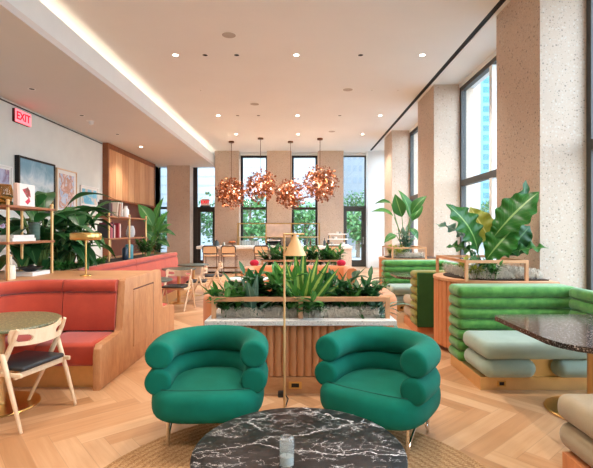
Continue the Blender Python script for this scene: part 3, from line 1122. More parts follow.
# planters with a marble ledge, ribbed front and wooden guard rail
def planter(loc, label, w=1.68, d=0.72, flip=False):
    t = thing('planter_box', label, 'planter', loc, PI if flip else 0.0, 'planters down the middle of the room')
    h = 0.64
    MB().box(-w / 2 + 0.03, w / 2 - 0.03, 0.06, d - 0.06, 0.15, h - 0.02).build('body', m['rib'], t)
    n = 23
    rb = MB()
    for k in range(n):
        x0 = -w / 2 + 0.03 + (w - 0.06) * k / n
        x1 = -w / 2 + 0.03 + (w - 0.06) * (k + 1) / n
        xc, rr = (x0 + x1) / 2, (x1 - x0) / 2
        poly = [(x0, 0.065)] + [(xc - rr * math.cos(PI * q / 8), 0.065 - rr * 0.85 * math.sin(PI * q / 8)) for q in range(1, 8)] + [(x1, 0.065)]
        rb.prism(poly, 0.155, h - 0.02)
    rb.build('ribbed_front', m['rib'], t, 50)
    pl = MB().box(-w / 2 + 0.03, w / 2 - 0.03, 0.03, d - 0.03, 0.0, 0.15).build('plinth', m['panel_h'], t)
    so = MB().box(-0.11, 0.01, 0.024, 0.03, 0.045, 0.11).build('power_outlet', m['brass'], pl)
    MB().box(-0.085, -0.015, 0.020, 0.024, 0.06, 0.095).build('outlet_insert', m['black'], pl)
    lg = MB()
    W2 = w / 2 + 0.035
    for a in ((-W2, W2, -0.03, 0.115), (-W2, W2, d - 0.085, d + 0.03), (-W2, -W2 + 0.12, 0.115, d - 0.085), (W2 - 0.12, W2, 0.115, d - 0.085)):
        lg.box(*a, h, h + 0.04)
    lg.build('marble_ledge', m['white_marble'], t)
    MB().box(-W2 + 0.12, W2 - 0.12, 0.115, d - 0.085, h - 0.02, h + 0.012).build('soil', m['soil'], t)
    rl = MB()
    a, z0, z1 = 0.04, h + 0.04, h + 0.24
    xs, y0, y1 = w / 2 - 0.025, 0.105, d - 0.07
    for x in (-xs, 0.0, xs):
        rl.box(x - a / 2, x + a / 2, y0 - a / 2, y0 + a / 2, z0, z1 - a)
    rl.box(-xs - a / 2, xs + a / 2, y0 - a / 2, y0 + a / 2, z1 - a, z1)
    rl.build('guard_rail', m['rail'], t, 0)
    return t


PX, PY = 0.006, 4.03
planter((PX, PY, 0), 'ribbed wooden planter with white marble ledge behind the green armchairs')
planter((PX, 9.35, 0), 'second ribbed planter with wooden rail in front of the bar')


# spanish moss filling the planter
def moss(x0, x1, y0, y1, z, n, label, dens=1.0):
    mb = MB()
    rr = random.Random(int(n + x0 * 10))
    for _ in range(n):
        x, y = rr.uniform(x0, x1), rr.uniform(y0, y1)
        p = Vector((x, y, z + 0.004))
        a = rr.random() * 6.28
        L = rr.uniform(0.03, 0.075)
        hh = rr.uniform(0.02, 0.12)
        d = Vector((math.cos(a), math.sin(a), 0))
        d2 = Vector((-d.y, d.x, 0))
        pts = [p, p + d * L * 0.3 + Vector((0, 0, hh * 0.8)), p + d * L * 0.8 + d2 * L * 0.4 + Vector((0, 0, hh)), p + d * L + d2 * L + Vector((0, 0, hh * 0.4))]
        for q in pts:
            q.x = min(max(q.x, x0 - .01), x1 + .01)
            q.y = min(max(q.y, y0 - .01), y1 + .01)
        mb.tube(pts, 0.0026, 3, False)
    o = mb.build('spanish_moss', m['moss'], None, 180, False)
    return tag(o, label, 'moss', None, 'stuff')


moss(PX - 0.74, PX + 0.74, PY + 0.125, PY + 0.60, 0.655, 3800, 'grey curly spanish moss covering the soil of the near ribbed planter')


# orange sofas
def orange_sofa(loc, rz, label):
    t = thing('orange_sofa', label, 'sofa', loc, rz, 'orange sofas between the planters')
    # faces local -y ; back at +y
    path = [(1.12, -0.62), (1.12, -0.1)] + [(0.82 + 0.30 * math.cos(a), -0.1 + 0.30 * math.sin(a)) for a in [k * PI / 2 / 8 for k in range(1, 9)]]
    path += [(-x, y) for x, y in reversed(path)]
    prof = [(0.0, 0.10), (0.0, 0.72), (0.02, 0.765), (0.06, 0.78), (0.14, 0.78), (0.18, 0.765), (0.2, 0.72), (0.2, 0.10)]
    MB().sweep(path, prof).build('backrest', m['orange'], t, 50)
    MB().box(-0.90, 0.90, -0.66, -0.02, 0.22, 0.44, 0.06, 3).build('seat_cushion', m['orange'], t, 60)
    MB().box(-0.9, 0.9, -0.6, -0.04, 0.1, 0.22).build('seat_base', m['orange'], t)
    MB().box(-0.95, 0.95, -0.55, 0.0, 0.0, 0.1).build('plinth', m['panel_h'], t)
    return t


orange_sofa((0.0, 5.02, 0), PI, 'orange curved sofa directly behind the near planter, facing the bar')
orange_sofa((-0.02, 9.08, 0), 0, 'orange curved sofa against the far planter, facing the near planter')
for x, lb in ((-0.95, 'crimson round cushion on the left end of the far orange sofa'), (0.86, 'crimson round cushion on the right end of the far orange sofa')):
    c = thing('round_cushion', lb, 'cushion', (x, 9.165, 0.765), 0, 'crimson cushions')
    b_ = MB()
    b_.ball((0, 0, 0.068), 0.072, 3, (1.35, 0.9, 1.0))
    b_.build('cushion_body', m['crimson'], c)
    b_ = MB()
    b_.ball((0, -0.066, 0.068), 0.008, 1)
    b_.build('button', m['crimson'], c)
wt = thing('side_table', 'small white round table between the orange sofas', 'table', (-0.85, 7.3, 0))
MB().lathe([(0.0, 0.69), (0.32, 0.69), (0.325, 0.705), (0.32, 0.72), (0.0, 0.72)], 40).build('tabletop', m['white'], wt)
MB().lathe([(0.0, 0.0), (0.22, 0.0), (0.22, 0.012), (0.03, 0.025), (0.025, 0.05), (0.025, 0.69), (0.0, 0.69)], 24).build('pedestal', m['brass'], wt)

# ================================================================== left side: red booths and console
def arc(cx, cy, r, a0, a1, n=10):
    return [(cx + r * math.cos(math.radians(a0 + (a1 - a0) * k / n)), cy + r * math.sin(math.radians(a0 + (a1 - a0) * k / n))) for k in range(n + 1)]


cs = thing('console_partition', 'oak console partition with panelled end between the two red booths', 'partition', (-1.95, 5.3, 0))
MBc = MB().box(-2.02, -0.0, -0.46, 0.60, 0.0, 0.93)
MBc.box(-2.02, -1.22, -3.6, -0.46, 0.0, 0.93)
MBc.build('body', m['panel'], cs, 0)
tp = [(-2.04, -3.6), (-1.17, -3.6)] + [(x + 1.95, y - 5.3) for x, y in reversed(arc(-2.65, 4.33, 0.44, 90, 180, 8))] + [(0.0, -0.53), (0.0, 0.62), (-2.04, 0.62)]
tp[2:11] = [(x + 1.95, y - 5.3) for x, y in arc(-2.65, 4.33, 0.46, 180, 90, 8)]
MB().prism(tp, 0.93, 0.968).build('console_top', m['panel_h'], cs, 20)
# end panel, profile in (y, z)
yz = Matrix(((0, 0, 1, 0), (1, 0, 0, 0), (0, 1, 0, 0), (0, 0, 0, 1)))
pr = [(4.13, 0.0), (4.13, 0.33), (4.145, 0.385), (4.19, 0.425), (4.60, 0.432), (4.64, 0.45), (4.66, 0.49), (4.705, 0.93), (4.72, 0.965), (4.75, 0.985),
      (5.90, 0.985), (5.93, 0.965), (5.945, 0.93), (5.99, 0.49), (6.01, 0.45), (6.05, 0.432), (6.50, 0.425), (6.555, 0.385), (6.57, 0.33), (6.57, 0.0)]
ep = MB().prism([(y - 5.3, z) for y, z in pr], 0.0, 0.075, 0.012, 2, yz).build('end_panel', m['panel'], cs, 30)
gr = MB()  # dark strips paint the shadow along the inset panel's top and far edge
for a in ((-0.35, 0.33, 0.835, 0.85), (0.285, 0.335, 0.2, 0.85)):
    gr.box(0.0745, 0.0765, *a)
gr.build('reveal_shadow', m['walnut_dark'], ep, 0)
MB().box(0.07, 0.082, -0.35, 0.31, 0.2, 0.83, 0.003, 1).build('inset_panel', m['panel'], ep)

# near booth
bt = thing('red_booth', 'near coral red corner booth with brass plinth beside the green terrazzo table', 'booth', (-2.2, 4.4, 0))
off = lambda P: [(x + 2.2, y - 4.4) for x, y in P]
P1 = [(-1.955, 4.75), (-2.505, 4.75)]
P2 = [(-2.515, 4.75), (-2.65, 4.75)] + arc(-2.65, 4.33, 0.42, 90, 180, 12)[1:] + [(-3.07, 4.17)]
lowp = [(0.0, 0.45), (0.0, 0.835), (0.05, 0.848), (0.075, 0.84), (0.09, 0.81), (0.125, 0.5), (0.12, 0.455), (0.08, 0.44)]
topp = [(0.0, 0.853), (0.0, 0.968), (0.03, 0.982), (0.06, 0.978), (0.085, 0.955), (0.098, 0.91), (0.092, 0.87), (0.07, 0.853)]
for P, nm in ((P1, ''), (P2, '')):
    MB().sweep(off(P), lowp).build('back_cushion', m['red'], bt, 60)
    MB().sweep(off(P), topp).build('top_bolster', m['red'], bt, 60)
seatpoly = [(-1.957, 4.16), (-1.957, 4.71), (-2.505, 4.71), (-2.505, 4.16)]
MB().prism(off(seatpoly), 0.21, 0.438, 0.045, 3).build('seat_cushion', m['red'], bt, 60)
sp2 = [(-2.512, 4.16), (-2.512, 4.71), (-2.66, 4.71)] + arc(-2.65, 4.33, 0.38, 90, 180, 8)[1:] + [(-3.03, 4.16)]
MB().prism(off(list(reversed(sp2))), 0.21, 0.438, 0.045, 3).build('seat_cushion', m['red'], bt, 60)
bp = MB().box(-0.82, 0.24, -0.17, 0.2, 0.0, 0.21)
bp.build('plinth', m['gold'], bt, 0)

# far banquette along the left
fb = thing('red_banquette', 'long coral red banquette running along the planting behind the oak console', 'banquette', (-2.6, 8.5, 0))
of2 = lambda P: [(x + 2.6, y - 8.5) for x, y in P]
low2 = [(0.0, 0.45), (0.0, 0.86), (0.04, 0.865), (0.07, 0.855), (0.085, 0.83), (0.125, 0.5), (0.12, 0.455), (0.08, 0.44)]
top2 = [(0.0, 0.868), (0.0, 0.955), (0.03, 0.965), (0.055, 0.962), (0.08, 0.945), (0.088, 0.915), (0.085, 0.885), (0.07, 0.868)]
for P in ([(-3.19, 11.15), (-3.19, 8.37)], [(-3.19, 8.36), (-3.19, 6.45)] + arc(-2.71, 6.43, 0.48, 180, 270, 10)[1:] + [(-1.957, 5.95)]):
    MB().sweep(of2(P), low2).build('back_cushion', m['red'], fb, 60)
    MB().sweep(of2(P), top2).build('top_bolster', m['red'], fb, 60)
MB().prism(of2([(-3.13, 8.37), (-2.68, 8.37), (-2.68, 11.15), (-3.13, 11.15)]), 0.21, 0.438, 0.045, 3).build('seat_cushion', m['red'], fb, 60)
MB().prism(of2([(-3.13, 6.5)] + arc(-2.71, 6.43, 0.44, 180, 270, 8)[1:] + [(-1.957, 5.99), (-1.957, 6.53), (-2.60, 6.53), (-2.68, 6.62), (-2.68, 8.36), (-3.13, 8.36)]), 0.21, 0.438, 0.045, 3).build('seat_cushion', m['red'], fb, 60)
b_ = MB().box(-0.53, -0.14, -2.0, 2.62, 0.0, 0.21)
b_.box(-0.14, 0.64, -2.48, -2.03, 0.0, 0.21)
b_.build('plinth', m['gold'], fb, 0)
tr = thing('planting_trough', 'oak planting trough behind the long red banquette', 'planter', (-3.6, 8.6, 0))
t_ = MB().box(-0.38, 0.38, -2.67, 2.6, 0.0, 0.88)
t_.build('body', m['panel'], tr, 0)
t_ = MB()
for a in ((-0.4, -0.34, -2.67, 2.6), (0.34, 0.4, -2.67, 2.6), (-0.34, 0.34, -2.67, -2.61), (-0.34, 0.34, 2.54, 2.6)):
    t_.box(*a, 0.88, 0.955)
t_.build('rim', m['panel_h'], tr, 0)
MB().box(-0.34, 0.34, -2.61, 2.54, 0.88, 0.92).build('soil', m['soil'], tr, 0)


# pedestal tables
def pedestal(loc, r, top, label, group, h=0.72, base=0.30, col=0.035, mat=None):
    t = thing('pedestal_table', label, 'table', loc, 0, group)
    MB().lathe([(0.0, h - 0.03), (r - 0.02, h - 0.03), (r - 0.004, h - 0.022), (r, h - 0.012), (r - 0.003, h - 0.003), (r - 0.008, h), (0.0, h)], 72).build('tabletop', m[top], t, 30)
    MB().lathe([(0.0, 0.03), (col, 0.03), (col, h - 0.05), (0.1, h - 0.045), (0.1, h - 0.03), (0.0, h - 0.03)], 28).build('column', m[mat or 'gold'], t)
    MB().lathe([(0.0, 0.0), (base, 0.0), (base + 0.003, 0.006), (base - 0.004, 0.014), (0.05, 0.022), (col, 0.03), (0.0, 0.03)], 56).build('base', m['brass'], t)
    return t


pedestal((-2.585, 3.78, 0), 0.475, 'green_terrazzo', 'round green terrazzo table with a brass pedestal in the near red booth', 'round tables at the red booths', 0.725, 0.31, 0.045)
pedestal((-2.43, 7.12, 0), 0.36, 'dark_green_top', 'dark green round table just behind the oak end panel', 'round tables at the red booths')
pedestal((-2.53, 9.2, 0), 0.35, 'dark_green_top', 'dark green round table in the middle of the long banquette', 'round tables at the red booths', base=0.2)
pedestal((-2.50, 10.3, 0), 0.36, 'dark_green_top', 'farthest dark green round table near the bar end of the banquette', 'round tables at the red booths', base=0.2)


# sawbuck dining chair: front faces local +y
def dining_chair():
    t = thing('dining_chair', '', 'chair', (0, 0, 0), 0, 'ash sawbuck dining chairs')
    MB().box(-0.215, 0.215, -0.20, 0.20, 0.428, 0.466, 0.02, 3).build('seat', m['leather'], t, 60)
    for s in (-1, 1):
        x = s * 0.245
        fr = [(x, 0.21, 0.0), (x, 0.06, 0.28), (x * 0.99, -0.075, 0.54), (x * 0.98, -0.15, 0.69), (x * 0.97, -0.178, 0.755)]
        MB().tube(fr, [0.0125, 0.018, 0.021, 0.018, 0.013], 10).build('front_leg', m['chair_wood'], t, 60)
        x2 = s * 0.278
        MB().tube([(x2, -0.25, 0.0), (x2, -0.17, 0.26), (x2 * 0.985, -0.075, 0.56), (x2 * 0.985, -0.07, 0.575)], [0.0125, 0.017, 0.02, 0.012], 10).build('rear_leg', m['chair_wood'], t, 60)
        MB().box(x - 0.012, x + 0.012, -0.22, 0.22, 0.395, 0.428, 0.006, 2).build('side_rail', m['chair_wood'], t, 60)
    MB().box(-0.245, 0.245, -0.165, -0.135, 0.375, 0.42, 0.006, 2).build('rear_stretcher', m['chair_wood'], t)
    MB().box(-0.245, 0.245, 0.02, 0.05, 0.375, 0.42, 0.006, 2).build('front_stretcher', m['chair_wood'], t)
    # bowed backrest board with a hand slot near each end
    mb = MB()
    bm = mb.bm
    nx, nz = 72, 20
    V = {}
    for side in (0, 1):
        for i in range(nx + 1):
            s = i / nx * 2 - 1
            hgt = 0.112 + 0.012 * abs(s)
            zc = 0.672 + 0.022 * s * s
            yc = -0.205 - 0.0 * s + 0.085 * (abs(s) ** 2.2)
            for k in range(nz + 1):
                q = k / nz * 2 - 1
                hh = hgt / 2 * (1 if abs(s) < 0.93 else math.sqrt(max(0.02, 1 - ((abs(s) - 0.93) / 0.075) ** 2)))
                V[side, i, k] = bm.verts.new((s * 0.262, yc + (0.009 if side else -0.009), zc + q * hh))

    def hole(i, k):
        s = abs((i + 0.5) / nx * 2 - 1)
        q = (k + 0.5) / nz * 2 - 1
        return ((s - 0.68) / 0.25) ** 2 + ((q + 0.05) / 0.5) ** 2 < 1
    for i in range(nx):
        for k in range(nz):
            if hole(i, k):
                continue
            bm.faces.new((V[0, i, k], V[0, i + 1, k], V[0, i + 1, k + 1], V[0, i, k + 1]))
            bm.faces.new((V[1, i, k], V[1, i, k + 1], V[1, i + 1, k + 1], V[1, i + 1, k]))
            for (di, dk, a, b) in ((-1, 0, (i, k), (i, k + 1)), (1, 0, (i + 1, k), (i + 1, k + 1)), (0, -1, (i, k), (i + 1, k)), (0, 1, (i, k + 1), (i + 1, k + 1))):
                ii, kk = i + di, k + dk
                if ii < 0 or ii >= nx or kk < 0 or kk >= nz or hole(ii, kk):
                    bm.faces.new((V[0, *a], V[0, *b], V[1, *b], V[1, *a]))
    for v in [v for v in bm.verts if not v.link_faces]:
        bm.verts.remove(v)
    mb.build('backrest', m['chair_wood'], t, 40)
    return t


ch = dining_chair()
ch.location = (-2.245, 3.585, 0)
ch.rotation_euler = (0, 0, math.radians(77))
ch['label'] = 'pale ash dining chair with black seat at the near green terrazzo table'
dup(ch, (-2.37, 8.42, 0), math.radians(172), 'pale ash chair with black seat just past the oak end panel')
dup(ch, (-2.17, 9.28, 0), math.radians(96), 'pale ash chair pulled up to the middle dark green table')
dup(ch, (-2.05, 10.45, 0), math.radians(100), 'farthest pale ash chair, nearest the bar stools')

# brass table lamp on the console
tl = thing('table_lamp', 'brass table lamp with a flat drum shade on the oak console', 'table lamp', (-2.53, 5.20, 0.969))
MB().lathe([(0.0, 0.0), (0.064, 0.0), (0.066, 0.006), (0.06, 0.013), (0.012, 0.02), (0.0, 0.02)], 40).build('base', m['brass'], tl)
MB().tube([(0, 0, 0.015), (0, 0, 0.44)], [0.011, 0.009], 12).build('stem', m['brass'], tl)
MB().lathe([(0.0, 0.44), (0.012, 0.44), (0.02, 0.425), (0.15, 0.425), (0.167, 0.43), (0.172, 0.44), (0.172, 0.495), (0.165, 0.506), (0.145, 0.512), (0.0, 0.516)], 64).build('lamp_shade', m['brass'], tl)

# ================================================================== right side: channelled booths
def channel_booth(yb, face, back_mat, seat_mat, label, seat_label=None, x0=1.67, x1=2.95, arm=True, outlet=True):
    """back stands at depth yb; face=-1 looks to the camera, +1 away from it"""
    t = thing('channel_booth', label, 'booth', ((x0 + x1) / 2, yb, 0), 0 if face < 0 else PI, 'channelled booths by the windows')
    a, b = x0 - (x0 + x1) / 2, x1 - (x0 + x1) / 2
    if face > 0:
        a, b = -b, -a
    bk = MB()
    n = 7
    z0, z1 = 0.11, 0.905
    hh = (z1 - z0) / n
    for k in range(n):
        bk.box(a, b, 0.0, 0.36, z0 + k * hh, z0 + (k + 1) * hh + 0.006, 0.055, 4)
    bk.build('backrest', m[back_mat], t, 70)
    if face > 0:
        MB().box(a + 0.02, b - 0.02, 0.355, 0.385, 0.11, 0.9, 0.01, 1).build('back_panel', m['green_shaded'], t)  # added panel that carries the shaded green of the rear side
    if arm:
        ar = MB()
        ax0, ax1 = (b - 0.13, b) if face < 0 else (a, a + 0.13)
        for k in range(n):
            ar.box(ax0, ax1, -0.62, 0.02, z0 + k * hh, z0 + (k + 1) * hh + 0.004, 0.05, 4)
        ar.build('arm', m[back_mat], t, 70)
        if face < 0:
            sb = b - 0.135
            sa = a + 0.03
        else:
            sa = a + 0.135
            sb = b - 0.03
    else:
        sa, sb = a + 0.03, b - 0.03
    MB().box(sa, sb, -0.58, 0.01, 0.302, 0.465, 0.065, 4).build('seat_cushion', m[seat_mat], t, 70)
    L = sb - sa
    for (p, q) in ((0.0, 0.455), (0.61, 1.0)) if face < 0 else ((0.0, 0.42), (0.58, 1.0)):
        MB().box(sa + L * p, sa + L * q, -0.575, 0.0, 0.125, 0.30, 0.086, 6).build('lower_bolster', m[seat_mat], t, 70)
    MB().box(sa + 0.25, sb - 0.25, -0.45, 0.0, 0.12, 0.302).build('brass_panel', m['palebrass'], t)
    pl = MB().box(sa, sb, -0.48, 0.34, 0.0, 0.122).build('plinth', m['palebrass'] if face < 0 else m['cedar'], t)
    if outlet:
        MB().box(sa + 0.16, sa + 0.24, -0.487, -0.48, 0.035, 0.09).build('power_outlet', m['brass'], pl)
        MB().box(sa + 0.178, sa + 0.222, -0.491, -0.487, 0.047, 0.078).build('outlet_insert', m['black'], pl)
    return t


channel_booth(4.63, -1, 'green', 'sage', 'green channel-tufted booth with sage seat facing the speckled table')
channel_booth(6.72, 1, 'green_warm_lit', 'sage_warm_lit', 'warm-lit green channelled booth back whose rounded end shows behind the near curved planter', outlet=False)
channel_booth(8.72, -1, 'green', 'sage', 'far green channelled booth under the tall slender-leaved plant')
channel_booth(2.27, 1, 'green_warm_lit', 'sage_warm_lit', 'warm-lit sage cushioned booth seat at the lower right edge beside the speckled table', outlet=False, x0=1.61)


# curved cedar planters between the booths
def curved_planter(yc, hw, label):
    t = thing('curved_planter', label, 'planter', (2.4, yc, 0), 0, 'curved planters by the windows')
    xr = 0.57
    out = [(xr, hw)] + [(hw * math.cos(a), hw * math.sin(a)) for a in [PI / 2 + k * PI / 24 for k in range(25)]] + [(xr, -hw)]
    inn = [(x * 0.9 if x < 0.3 else x, y * 0.9) for x, y in out]
    s = MB()
    s.prism(inn, 0.0, 0.86)
    s.build('body', m['walnut'], t, 30)
    sl = MB()
    # vertical slats following the outline
    L = []
    for p, q in zip(out, out[1:]):
        L.append((Vector(p), Vector(q)))
    for k, (p, q) in enumerate(L):
        ln = (q - p).length
        nn = max(1, round(ln / 0.055))
        for i in range(nn):
            c = p.lerp(q, (i + 0.5) / nn)
            d = (q - p).normalized()
            ang = math.atan2(d.y, d.x)
            M = Matrix.Translation((c.x, c.y, 0)) @ Matrix.Rotation(ang, 4, 'Z')
            sl.box(-ln / nn * 0.44, ln / nn * 0.44, -0.018, 0.028, 0.06, 0.885, 0.008, 1, M)
    sl.build('slats', m['cedar'], t, 30)
    ri = [(x * 1.045 if x < 0.3 else x, y * 1.02) for x, y in out]
    r_ = MB().prism(ri, 0.886, 0.918, 0.008, 2)
    r_.build('top_ledge', m['rail'], t, 30)
    so = [(x * 0.84 if x < 0.3 else x - 0.06, y * 0.84) for x, y in out]
    MB().prism(so, 0.918, 0.932).build('soil', m['soil'], t, 30)
    gr = MB()
    a, z1 = 0.034, 1.16
    R0 = hw * 0.86
    posts = [(0.24, -R0), (-0.46, -R0), (-0.46, R0), (0.24, R0)]
    for x, y in posts:
        gr.box(x - a / 2, x + a / 2, y - a / 2, y + a / 2, 0.918, z1 - a)
    gr.box(-0.46 - a / 2, 0.24 + a / 2, -R0 - a / 2, -R0 + a / 2, z1 - a, z1)
    gr.box(-0.46 - a / 2, 0.24 + a / 2, R0 - a / 2, R0 + a / 2, z1 - a, z1)
    gr.box(-0.46 - a / 2, -0.46 + a / 2, -R0 + a / 2, R0 - a / 2, z1 - a, z1)
    gr.box(0.24 - a / 2, 0.24 + a / 2, -R0 + a / 2, R0 - a / 2, z1 - a, z1)
    gr.build('guard_rail', m['rail'], t, 0)
    return t


curved_planter(5.67, 0.63, 'curved cedar-slatted planter between the green booth and the warm-lit green booth back')
curved_planter(9.76, 0.62, 'far curved planter behind the far green booth')


# speckled dining tables
def speckled_table(cx, cy, label, sx=0.60, sy=0.60, base_label=None):
    t = thing('dining_table', label, 'table', (cx, cy, 0), 0, 'speckled tables at the window booths')
    poly = []
    for cxx, cyy, a0, rr in ((sx, sy, 0, 0.1), (-sx, sy, 90, 0.1), (-sx, -sy, 180, 0.34), (sx, -sy, 270, 0.34)):
        ox = cxx - math.copysign(rr, cxx)
        oy = cyy - math.copysign(rr, cyy)
        poly += arc(ox, oy, rr, a0, a0 + 90, 10)
    MB().prism(poly, 0.703, 0.742, 0.004, 2).build('tabletop', m['dark_terrazzo'], t, 30)
    MB().lathe([(0.0, 0.02), (0.042, 0.02), (0.042, 0.703), (0.0, 0.703)], 28, (0.16, 0.25, 0)).build('column', m['gold'], t)
    MB().lathe([(0.0, 0.0), (0.33, 0.0), (0.333, 0.007), (0.325, 0.016), (0.06, 0.02), (0.0, 0.02)], 56, (0.13, 0.25, 0)).build('base', m['brass'], t)
    return t


speckled_table(2.27, 3.40, 'dark speckled terrazzo table with rounded corner at the right edge', 0.535)
speckled_table(2.20, 7.60, 'far dark table edge poking out beyond the warm-lit green booth back', 0.57, 0.45)

# ================================================================== left wall: cabinet, pictures, shelves
cb = thing('wall_cabinet', 'tall wooden wall cabinet with vertical slatted doors at the end of the left wall', 'cabinet', (-5.97, 13.3, 0))
c_ = MB()
c_.box(0.0, 0.17, 0.0, 0.09, 0.0, 4.17)
c_.box(0.0, 0.17, 4.25, 4.34, 0.0, 4.17)
c_.box(0.0, 0.17, 0.09, 4.25, 4.02, 4.17)
c_.build('carcass', m['walnut'], cb, 0)
MB().box(0.0, 0.03, 0.09, 4.25, 0.0, 4.02).build('back_panel', m['walnut_dark'], cb, 0)
RS = random.Random(3)
yy = 0.10
k = 0
while yy < 4.2:
    w_ = 0.52
    MB().box(0.03, 0.145, yy, min(4.245, yy + w_ - 0.012), 2.50, 4.015, 0.004, 1).build('door_panel', m['slat' if k % 2 == 0 else 'slat2'], cb)
    yy += w_
    k += 1
MB().box(0.03, 0.16, 0.09, 4.25, 2.44, 2.495).build('lower_rail', m['walnut'], cb, 0)


def picture(y0, y1, z0, z1, frame, art, mount, label, fw=0.04, depth=0.05):
    p = thing('framed_picture', label, 'picture', (-5.965, (y0 + y1) / 2, (z0 + z1) / 2), 0, 'pictures on the left wall')
    w, h = (y1 - y0) / 2, (z1 - z0) / 2
    f = MB()
    for a in ((-w, w, h - fw, h), (-w, w, -h, -h + fw), (-w, -w + fw, -h + fw, h - fw), (w - fw, w, -h + fw, h - fw)):
        f.box(0.0, depth, *a)
    f.build('picture_frame', frame, p, 0)
    if mount:
        MB().box(0.0, depth - 0.022, -w + fw, w - fw, -h + fw, h - fw).build('mount', m['paper'], p, 0)
        MB().box(0.0, depth - 0.018, -w + fw + mount, w - fw - mount, -h + fw + mount, h - fw - mount).build('artwork', art, p, 0)
    else:
        MB().box(0.0, depth - 0.015, -w + fw, w - fw, -h + fw, h - fw).build('artwork', art, p, 0)
    return p


sky_art = painting('misty_sky_painting', [(0.25, hx('6e6238')), (0.33, hx('86794a')), (0.39, hx('7f9080')), (0.47, hx('a9c2c6')), (0.58, hx('d3dfe2')), (0.68, hx('9fbecb')), (0.8, hx('6f9cb0'))], 2.6, 5, 0.8, 0.5)
n_ = sky_art.node_tree
mount_art = painting('mountain_print', [(0.3, hx('e9e2d6')), (0.42, hx('d9b2a8')), (0.5, hx('c48f73')), (0.56, hx('cfd9e6')), (0.63, hx('9fb7d6')), (0.7, hx('e8c1b8'))], 3.2, 4, 1.2)
blue_art = painting('blue_peak_print', [(0.3, hx('e2b8b0')), (0.42, hx('d8c9b8')), (0.48, hx('7fc0d8')), (0.6, hx('5fb0d0')), (0.7, hx('b8d8e4'))], 3.0, 3, 1.0)
lav_art = painting('lavender_abstract', [(0.3, hx('b9b2cf')), (0.48, hx('c9c3da')), (0.55, hx('8f7aa8')), (0.62, hx('b5504a')), (0.7, hx('d9d3e4'))], 3.4, 3, 1.4)
viol_art = painting('violet_landscape', [(0.3, hx('c6cfe0')), (0.5, hx('a9aecb')), (0.6, hx('8a6f8c')), (0.72, hx('d9c0b8'))], 3.0, 4, 0.8)
oakf = m['oak']
picture(9.2, 10.57, 1.92, 3.09, m['black'], sky_art, 0, 'large black-framed painting of a misty blue sky over brown ground', 0.045, 0.09)
picture(10.72, 11.68, 1.92, 3.05, oakf, mount_art, 0.09, 'pale-framed print of a pink and blue mountain right of the black-framed painting', 0.03)
picture(11.9, 12.93, 2.17, 2.75, m['white'], blue_art, 0.06, 'small white-framed blue print nearest the wooden cabinet', 0.025)
picture(8.15, 9.06, 2.12, 2.82, m['white'], viol_art, 0.05, 'white-framed violet landscape print at the left edge above the glass vase', 0.03)
picture(8.25, 9.36, 1.12, 1.78, m['white'], lav_art, 0.03, 'low lavender abstract picture seen behind the near shelf unit', 0.03)


def shelf_unit(loc, bays, label, group='open brass and walnut shelf units', L=0.84):
    t = thing('shelf_unit', label, 'shelf', loc, 0, group)
    D = 0.38
    for i in range(bays + 1):
        for x in (0.0, -D):
            p_ = MB().tube([(x, i * L, 0), (x, i * L, 0.84)], 0.0165, 12)
            p_.lathe([(0.0, 0.84), (0.0165, 0.84), (0.02, 0.852), (0.018, 0.868), (0.0, 0.875)], 12, (x, i * L, 0))
            p_.build('post', m['gold'], t)
    for z in (0.40, 0.80):
        MB().box(-D - 0.025, 0.025, -0.03, bays * L + 0.03, z - 0.014, z + 0.014, 0.004, 1).build('shelf_board', m['shelf'], t)
    return t


SZ = 0.97
shelf_unit((-3.14, 4.73, SZ - 0.001), 1, 'near walnut and brass shelf unit standing on the console at the left edge')
shelf_unit((-3.40, 7.83, 0.956), 2, 'two-bay walnut and brass shelf unit standing before the wooden cabinet', L=0.94)


def book(loc, size, rz, lean, mat, label, group, pages=True, flat=False):
    """size = (thickness, depth, height); spine towards +x before rotation"""
    t = thing('book', label, 'book', loc, rz, group)
    th, d, h = size
    if flat:
        c = MB().box(-d / 2, d / 2, -h / 2, h / 2, 0, 0.004)
        c.box(-d / 2, d / 2, -h / 2, h / 2, th - 0.004, th)
        c.box(d / 2 - 0.004, d / 2, -h / 2, h / 2, 0.004, th - 0.004)
        c.build('cover', mat, t, 0)
        MB().box(-d / 2 + 0.008, d / 2 - 0.004, -h / 2 + 0.006, h / 2 - 0.006, 0.004, th - 0.004).build('pages', m['paper'], t, 0)
        return t
    M = Matrix.Rotation(lean, 4, 'X')
    c = MB().box(-d, 0, 0, 0.004, 0, h, M=M)
    c.box(-d, 0, th - 0.004, th, 0, h, M=M)
    c.box(-0.004, 0, 0.004, th - 0.004, 0, h, M=M)
    c.build('cover', mat, t, 0)
    MB().box(-d + 0.008, -0.004, 0.004, th - 0.004, 0.006, h - 0.006, M=M).build('pages', m['paper'], t, 0)
    return t


def cov(hexv):
    key = 'cover_' + hexv
    if key not in M_:
        M_[key] = simple('book_cover_' + hexv, hx(hexv), 0.6, var=0.04)
    return M_[key]


